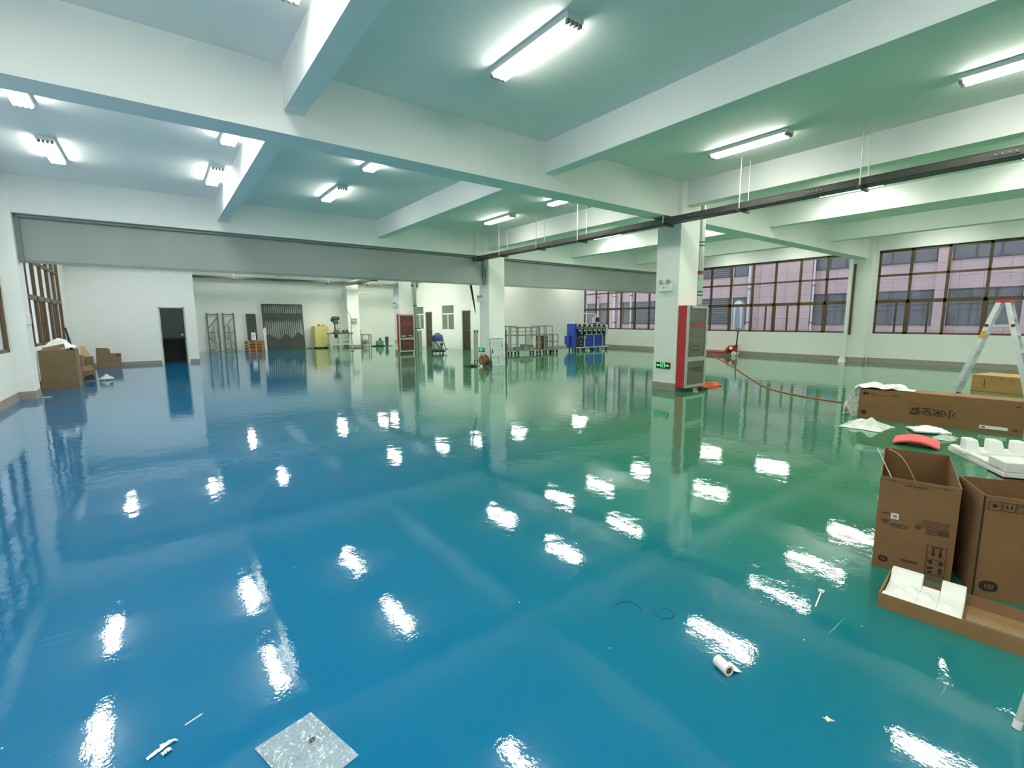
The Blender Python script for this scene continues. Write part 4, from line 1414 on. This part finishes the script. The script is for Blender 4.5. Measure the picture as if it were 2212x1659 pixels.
k.box(.022, .063, -.0022, 0, .303, .311)
k.prism([(.028, -.0022, .300), (.058, -.0022, .300), (.043, -.0022, .283)], (0, .002, 0))
outline(k, .068, .153, .274, .296, .001)
for i in range(3):
    k.box(.074 + i * .017, .087 + i * .017, -.0022, 0, .281, .29)
k.prism([(.128, -.0022, .279), (.14, -.0022, .291), (.146, -.0022, .289), (.134, -.0022, .276)], (0, .002, 0))
k.prism([(.174, -.0022, .306), (.212, -.0022, .306), (.193, -.0022, .284)], (0, .002, 0))
outline(k, .229, .273, .272, .304, .0018)
for i in range(3):
    k.box(.236, .266, -.0022, 0, .280 + i * .007, .283 + i * .007)
k.box(.277, .325, -.0022, 0, .276, .306)
k.build('warning_symbols', FAINT, t)
k = MB()
outline(k, .242, .326, .036, .21, .0015)
outline(k, .242, .326, .128, .130, .001)
k.box(.258, .312, -.0025, 0, .198, .202)
for x in (.27, .3):
    arrow_up(k, x, .192, .02, -.05)
for x, z in ((.262, .112), (.306, .112)):
    k.prism([(x - .014, -.0025, z), (x, -.0025, z + .012), (x + .014, -.0025, z)], (0, .0022, 0))
    k.box(x - .006, x + .006, -.0025, 0, z - .012, z)
k.prism([(.25, -.0025, .078), (.275, -.0025, .084), (.275, -.0025, .07), (.25, -.0025, .066)], (0, .0022, 0)).box(.297, .315, -.0025, 0, .062, .082)
k.box(.254, .274, -.0025, 0, .046, .056).box(.298, .314, -.0025, 0, .046, .056)
k.build('handling_symbols', INK, t)
emblem(t, .05, .063, .046, .036, CARD, INK, PI)
MB().box(.066, .102, -.003, 0, .322, .356).build('label', WHITEP, t)
MB().box(.074, .094, -.0036, -.003, .33, .348).build('label_print', mat('label_print_grey', (120, 132, 150), .7), t)
k = MB()
rrect(k, .171, .081, .078, .016, .0075, y=-.0012, d=.001)
k.build('hand_hole', FAINT, t)
STRAP = mat('white_strap', (214, 216, 206), .5, var=.04)
t = thing('packing_strap', 'white strap bent over the rim of the open carton with the white label', 'strap', (3.405, .80, .55), 0)
MB().sheet(lambda u, v: (-.03 + .03 * v * 0 - .012 + u * .055 + .011 * v, .075 - u * .09, .19 - u * .22), 10, 1, .002).build('band', STRAP, t)
t = thing('packing_strap', 'second strap leaning inside the open carton beside the first strap', 'strap', (3.5, .76, .55), 0)
MB().sheet(lambda u, v: (-.02 + u * .16 + .009 * v, .09 - u * .12, .17 - u * .24 + .05 * math.sin(PI * u)), 12, 1, .002).build('band', mat('tan_strap', (190, 172, 140), .5), t)

t = thing('carton', 'open carton with a large dark emblem beside the one with the white label', 'carton', (3.439, .411, 0), math.atan2(-.9, .44))
open_box(t, .82, .36, .572, CARD)
k = MB()
for i in range(4):
    x = .018 + i * .056
    outline(k, x, x + .05, .497, .543, .0015)
k.box(.036, .05, -.0025, 0, .512, .53).box(.028, .058, -.0025, 0, .519, .522)
for x in (.09, .108):
    arrow_up(k, x, .53, .012, -.022)
k.prism([(.137, -.0025, .53), (.155, -.0025, .537), (.172, -.0025, .53)], (0, .0022, 0)).bar((.155, -.0015, .53), (.155, -.0015, .505), .003, .002, upv=(0, 1, 0))
k.build('handling_symbols', INK, t)
emblem(t, .06, .072, .075, .058, CARD, INK, PI)
MB().prism([(.2, .36, .572), (.82, .36, .572), (.80, .66, .545), (.22, .66, .545)], (0, 0, .006)).build('flap', CARDIN, t)
MB().box(-.003, .004, -.003, .003, 0, .572).build('torn_seam', INK, t)

# white moulded foam on the folded-back flap
t = thing('foam_insert', 'white toothed foam insert lying on the rear flap of the carton with the emblem', 'foam insert', (3.86, .40, .585), math.atan2(.547, .837))
f = MB().box(0, .62, -.55, .0, 0, .03)
f.box(0, .16, -.16, 0, .03, .09)
f.box(.03, .6, -.04, 0, .03, .05).box(0, .04, -.55, -.36, .03, .07)
f.build('slab', FOAM, t, bevel=.006)
for i in range(5):
    y = -.03 - i * .125
    MB().prism([(.40, y - .055, .03), (.40, y + .03, .03), (.43, y + .018, .125), (.43, y - .043, .125)], (.08, 0, 0)).build('tooth', FOAM, t, bevel=.01)
MB().box(.38, .54, -.6, .02, .03, .055).build('rib', FOAM, t, bevel=.006)

# shallow carton tray in front of them, with a foam end piece in it
t = thing('carton_tray', 'shallow brown carton tray lying in front of the two open cartons', 'carton tray', (2.917, .69, 0), math.atan2(-.994, .11))
TR = mat('cardboard_tray', (136, 104, 68), .85, var=.06)
w, d, h = 1.25, .345, .078
MB().box(0, w, 0, d, 0, .006).box(0, w, 0, .006, .006, h).box(0, .006, .006, d, .006, h).build('walls', TR, t)
MB().prism([(0, d - .006, .006), (w, d - .006, .006), (w, d + .03, .05), (0, d + .03, .05)], (0, .006, 0)).build('rear_wall', CARDIN, t)
MB().box(.33, w, .02, .09, .006, .075).build('folded_flap', mat('cardboard_fold', (132, 108, 78), .85, var=.05), t)
t = thing('foam_insert', 'white notched foam end piece seated in the shallow carton tray', 'foam insert', (2.926, .68, .007), math.atan2(-.994, .11))
f = MB()
f.prism([(.0, .0, 0), (.0, .0, .07), (.0, .03, .072), (.0, .06, .05), (.0, .22, .05), (.0, .27, .07), (.0, .29, .098), (.0, .33, .10), (.0, .33, 0)], (.135, 0, 0))
f.prism([(.135, .0, 0), (.135, .0, .07), (.135, .03, .072), (.135, .06, .05), (.135, .22, .05), (.135, .27, .06), (.135, .27, 0)], (.075, 0, 0))
f.prism([(.21, .0, 0), (.21, .0, .07), (.21, .03, .072), (.21, .06, .05), (.21, .22, .05), (.21, .27, .07), (.21, .29, .098), (.21, .33, .10), (.21, .33, 0)], (.095, 0, 0))
f.build('block', FOAM, t, bevel=.006)
m = MB()
for x, y, r in ((.06, .12, .035), (.16, .15, .04), (.25, .12, .03), (.10, .19, .03)):
    m.lathe([(r, 0), (r * .7, .014), (.004, .02)], (x, y, .05), 14)
m.build('moulded_boss', FOAM, t, smooth=True)

# ------------------------------------------------------------------ litter on the floor
PINK = mat('pink_foam', (226, 92, 96), .8, bump=.2, bscale=80)
t = thing('foam_sheet', 'curved piece of pink-red foam lying behind the carton with the white label', 'foam sheet', (7.2, 1.5, 0), math.radians(10))
MB().sheet(lambda u, v: ((u - .5) * .42 + .04 * v, (v - .5) * .42, .02 + .05 * math.sin(PI * v)), 6, 10, .02).build('slab', PINK, t, smooth=True)


def crumple(label, loc, sx, sy, h, m, seed, name='plastic_scrap', nu=22, flat=.0):
    t = thing(name, label, name.split('_')[0] + ' scrap', loc)

    def fn(u, v):
        e = (1 - (2 * u - 1) ** 2) * (1 - (2 * v - 1) ** 2)
        z = h * e * (.55 + .6 * noise.noise((u * 3 + seed, v * 3, seed))) + .02 * noise.noise((u * 9, v * 9, seed)) * e
        return ((u - .5) * sx * (1 + .2 * noise.noise((v * 4, seed, 1))), (v - .5) * sy * (1 + .25 * noise.noise((u * 4, seed, 2))), max(.004, z + .006))
    MB().sheet(fn, nu, nu, .003).build('film', m, t, smooth=True)
    return t


crumple('crumpled white plastic sheet on the floor in front of the long brown carton', (7.85, 2.2, 0), .55, .5, .16, film_mat('white_film', (236, 240, 236), .72, bscale=22), 3)
crumple('clear wrinkled plastic scrap behind the pink-red foam', (7.85, 1.36, 0), .36, .2, .06, film_mat('clear_scrap', (224, 234, 226), .4, bscale=40), 8)
t = thing('packet', 'white padded packet on the floor between the long carton and the pink-red foam', 'packet', (8.1, 1.58, 0), math.radians(-60))
MB().sheet(lambda u, v: ((u - .5) * .38, (v - .5) * .32, .03 + .05 * math.sin(PI * u) * math.sin(PI * v) + .01 * noise.noise((u * 7, v * 7, 5))), 16, 14, .02).build('pouch', mat('packet_white', (236, 238, 232), .35, bump=.3, bscale=30), t, smooth=True)
MB().sheet(lambda u, v: (-.1 + u * .22, .03 + v * .05, .072 + .012 * math.sin(PI * u)), 6, 3, .004).build('print', mat('packet_print', (92, 96, 92), .6), t, smooth=True)

PAPER = mat('roll_paper', (232, 226, 228), .8, var=.02)
t = thing('paper_roll', 'small white paper roll with a loose end lying on the blue floor', 'paper roll', (1.83, .935, .0), math.atan2(-.045, -.015))
R0 = .024
prof = [(R0 * .62, -.035), (R0, -.035), (R0, .035), (R0 * .62, .035), (R0 * .62, -.035)]
m = MB()
vs, fs = [], []
n = 24
for r, h in prof:
    for k in range(n):
        a = 2 * PI * k / n
        vs.append((h, r * math.cos(a), R0 + r * math.sin(a)))
for i in range(4):
    for k in range(n):
        l = (k + 1) % n
        fs.append((i * n + k, i * n + l, (i + 1) * n + l, (i + 1) * n + k))
m.add(vs, fs)
m.build('roll', PAPER, t, smooth=True)
m = MB()
m.lathe([(R0 * .63, -.034), (R0 * .63, .034)], (0, 0, R0), 20, 'x')
m.build('core', mat('core_brown', (96, 78, 58), .9), t, smooth=True)
MB().sheet(lambda u, v: (-.03 + .06 * v + .015 * u * math.sin(v * 9), R0 * .9 + u * .045, R0 * .7 * (1 - u) ** 2 + .003), 8, 8, .0015).build('loose_end', PAPER, t, smooth=True)

HAIR = mat('dark_thread', (30, 40, 44), .6)
for i, (lab, P) in enumerate((('thin dark thread bent into an arch on the blue floor', [(1.82, 1.53), (1.86, 1.525), (1.91, 1.495), (1.91, 1.44), (1.885, 1.415)]),
                              ('thin dark thread curled into a hook beside the arched thread', [(1.968, 1.396), (1.94, 1.36), (1.925, 1.315), (1.96, 1.285), (2.005, 1.29), (2.02, 1.33), (2.005, 1.36)]),
                              ('faint thin thread between the two lamp reflections on the floor', [(2.15, 1.25), (2.16, 1.2), (2.12, 1.15), (2.07, 1.12)]))):
    o = Vector((P[0][0], P[0][1], 0))
    t = thing('thread', lab, 'thread', o)
    MB().tube([p - o for p in spline([(x, y, .003) for x, y in P], 6)], .0014 if i < 2 else .0008, 5).build('strand', HAIR, t, smooth=True)

t = thing('clear_bag', 'flat clear plastic bag with a small black mark, lying on the blue floor', 'plastic bag', (0, 0, 0))
A_, B_, C_ = Vector((.152, 1.729, 0)), Vector((.352, 1.773, 0)), Vector((.438, 1.481, 0))
D_ = A_ + (C_ - B_)
t.location = (A_ + C_) / 2
o = t.location
CLEARB = film_mat('bag_film', (206, 222, 230), .3, rough=.1, bump=1.0, bscale=38)

nt = CLEARB.node_tree
N, L = nt.nodes, nt.links
mxs = [n for n in N if n.type == 'MIX_SHADER'][0]
tc = N.new('ShaderNodeTexCoord')
nz = N.new('ShaderNodeTexNoise'); nz.inputs['Scale'].default_value = 34; nz.inputs['Distortion'].default_value = 2.5; nz.inputs['Detail'].default_value = 1
L.new(tc.outputs['Object'], nz.inputs['Vector'])
rr = N.new('ShaderNodeMapRange'); rr.inputs['From Min'].default_value = 0.58; rr.inputs['From Max'].default_value = 0.70  # milky streaks painted in for the bright highlights on the wrinkles
rr.inputs['To Min'].default_value = 0.34; rr.inputs['To Max'].default_value = 0.92
L.new(nz.outputs['Fac'], rr.inputs['Value'])
L.new(rr.outputs[0], mxs.inputs[0])


def fn(u, v):
    p = A_ * (1 - u) * (1 - v) + B_ * u * (1 - v) + C_ * u * v + D_ * (1 - u) * v - o
    e = min(1, 8 * u * (1 - u)) * min(1, 8 * v * (1 - v))
    return (p.x, p.y, .005 + e * (.008 + .012 * abs(noise.noise((u * 9, v * 12, 4))) + .006 * abs(noise.noise((u * 22, v * 26, 9)))))


MB().sheet(fn, 70, 70, .0008).build('film', CLEARB, t, smooth=True)
k = MB()
dx = (B_ - A_).normalized()
ang = math.atan2(dx.y, dx.x)
kk = MB()
outline(kk, -.009, .009, -.008, .008, .0014)
kk.box(-.005, -.003, -.0025, 0, -.005, .005).box(.001, .005, -.0025, 0, .001, .004)
kk.xf(Matrix.Translation((.025, .02, .021)) @ Matrix.Rotation(ang, 4, 'Z') @ Matrix.Rotation(-PI / 2, 4, 'X'))
kk.build('printed_mark', BLACK, t)

t = thing('tape_scrap', 'torn scraps of white tape on the blue floor beside the clear bag', 'tape', (-.12, 1.92, 0), math.radians(20))
MB().sheet(lambda u, v: (-.035 + .08 * u, -.008 + .016 * v + .012 * u, .004 + .01 * abs(noise.noise((u * 6, v * 3, 1)))), 10, 4, .001).build('strip', mat('tape_white', (226, 232, 232), .3), t, smooth=True)
MB().sheet(lambda u, v: (.0 + .03 * u, -.035 + .02 * v, .004 + .018 * abs(noise.noise((u * 5, v * 5, 6)))), 8, 8, .001).build('wad', mat('tape_white', (226, 232, 232), .3), t, smooth=True)
MB().sheet(lambda u, v: (.012 + .045 * u, .012 + .014 * v - .02 * u, .004 + .014 * abs(noise.noise((u * 6, v * 5, 3)))), 8, 4, .001).build('strip', mat('tape_white', (226, 232, 232), .3), t, smooth=True)
t = thing('stick', 'thin white stick on the blue floor between the tape scraps and the clear bag', 'stick', (-.012, 2.012, 0), math.radians(22))
MB().box(-.03, .03, -.0018, .0018, 0, .003).build('shaft', WHITEP, t)
t = thing('scrap', 'small star-shaped pale scrap on the floor in front of the carton tray', 'scrap', (1.905, .56, 0), math.radians(-60))
MB().prism([(.022, 0, 0), (.008, .004, 0), (-.004, .016, 0), (-.008, .005, 0), (-.018, .003, 0), (-.009, -.004, 0), (-.006, -.014, 0), (.006, -.005, 0)], (0, 0, .004)).build('chip', mat('pale_chip', (216, 200, 180), .7), t)
t = thing('cable_tie', 'short white nail-like tie on the floor towards the carton tray', 'cable tie', (2.73, .9, 0), math.radians(12))
MB().box(-.08, .1, -.003, .003, 0, .004).build('tail', WHITEP, t)
MB().box(.095, .11, -.014, .014, 0, .01).build('head', WHITEP, t)
t = thing('pole', 'pale tube standing on the floor at the frame edge past the carton tray', 'pole', (2.419, .128, 0), 0, None, .1, .12)
MB().tube([(0, 0, 0), (0, 0, 1.35)], .011, 12).build('shaft', mat('pale_tube', (196, 206, 196), .4, .2), t, smooth=True)
MB().lathe([(.013, 0), (.013, .03)], n=12).build('end_cap', WHITEP, t, smooth=True)
t = thing('dust_ridge', 'pale crust of dust at the foot of the window-side pier', 'dust', (-1.95, 13.15, 0))
MB().sheet(lambda u, v: (-.1 + .22 * u, -.12 + .24 * v * u, .003 + .012 * math.sin(PI * v) * math.sin(PI * u)), 10, 8, .004).build('crust', mat('dust_beige', (140, 142, 116), .9), t, smooth=True)

# ------------------------------------------------------------------ outside the windows
FAC = facade_mat()
WDARK = mat('outside_glass', (112, 113, 118), .2, var=.12, scale=1.2)
WFRM = mat('outside_frame', (84, 84, 90), .5)
LOUV = mat('louvre_grey', (132, 134, 140), .5)
struct(MB().box(XR + .6, 29.3, -14, 36, -.5, -.3).build('ground', mat('yard_concrete', (150, 148, 146), .9)))
t = thing('office_building', 'pinkish tiled building with dark window bands across the yard', 'building', (29, 10, -.3))


def B2(mb):
    return mb.xf(Matrix.Translation((-29, -10, .3)))


B2(MB().box(29, 29.6, -14, 36, -.3, 9)).build('wall', FAC, t)
lower, upper = (1.2, 2.85), (4.12, 5.75)
for a, b, kind in ((-5.5, -3.1, 0), (-2.6, -.2, 0), (.3, 2.65, 0), (3.17, 5.5, 0), (6.0, 8.55, 0), (8.9, 11.06, 0), (14.7, 15.6, 0), (15.86, 18.9, 1), (21.4, 23.4, 1), (23.65, 24.35, 0), (25.92, 26.78, 0), (27.2, 28.1, 0)):
    for z0, z1 in (lower, upper):
        f = MB().box(28.99, 29.0, a, b, z0, z1)
        w = B2(f).build('window', WDARK if not kind else LOUV, t)
        g = MB().box(28.96, 29.0, a, b, z1 - .05, z1).box(28.96, 29.0, a, b, z0, z0 + .05).box(28.96, 29.0, a, a + .05, z0, z1).box(28.96, 29.0, b - .05, b, z0, z1)
        nm = max(1, round((b - a) / .85))
        if kind:
            for q in range(1, 12):
                zz = z0 + (z1 - z0) * q / 12
                g.box(28.955, 28.99, a, b, zz - .02, zz + .02)
        else:
            for q in range(1, nm):
                yy = a + (b - a) * q / nm
                g.box(28.965, 29.0, yy - .025, yy + .025, z0, z1)
            g.box(28.965, 29.0, a, b, z0 + .95, z0 + 1.0)
        B2(g).build('window_frame', WFRM, w)
for a, b in ((5.5, 5.98), (.0, .28), (2.68, 3.14), (18.95, 19.4), (24.45, 24.75)):
    B2(MB().box(28.88, 29.0, a, b, -.3, 9)).build('pilaster', FAC, t)
B2(MB().box(28.7, 29.0, 11.1, 13.8, -.3, 9)).build('bay', FAC, t)
for i, (y, r, x) in enumerate(((14.56, .075, 28.85), (25.1, .1, 28.85), (26.85, .06, 28.82), (23.52, .07, 28.9), (11.01, .05, 28.75))):
    d = thing('drain_pipe', ('white drain pipe beside the single window across the yard', 'thick white drain pipe between the outer windows seen past the blue machine', 'thin white pipe seen at the end of the window band behind the screen arm',
                             'white pipe between two outer windows past the machine', 'grey pipe at the corner of the plain tiled bay')[i], 'drain pipe', (x, y, -.3))
    MB().tube([(0, 0, 0), (0, 0, 8)], r, 10).build('tube', mat('pipe_white', (222, 222, 222), .4), d, smooth=True)
    for z in (1.6, 3.6, 5.6):
        MB().box(-r - .015, r + .02, -r - .02, r + .02, z, z + .05).build('bracket', WFRM, d)
t = thing('storage_tank', 'domed steel tank in the yard outside the windows', 'tank', (27, 14.15, -.3))
MB().lathe([(.3, 0), (.3, 2.6), (.27, 2.75), (.18, 2.86), (.02, 2.9)], n=24).build('vessel', mat('tank_steel', (182, 188, 194), .25, .7), t, smooth=True)
MB().tube([(-.1, -.02 + .34, 0), (-.1, .34, 2.5)], .03, 8).build('riser_pipe', WHITEP, t, smooth=True)
t = thing('exterior_building', 'pale building outside the partition-side windows', 'building', (-9, 10, -.3))
MB().box(-1, 0, -22, 26, 0, 8).build('wall', mat('pale_render', (236, 234, 226), .8), t)
for k in range(5):
    MB().box(0, .02, -18 + k * 8, -15 + k * 8, 3.2, 4.8).build('window', WDARK, t)
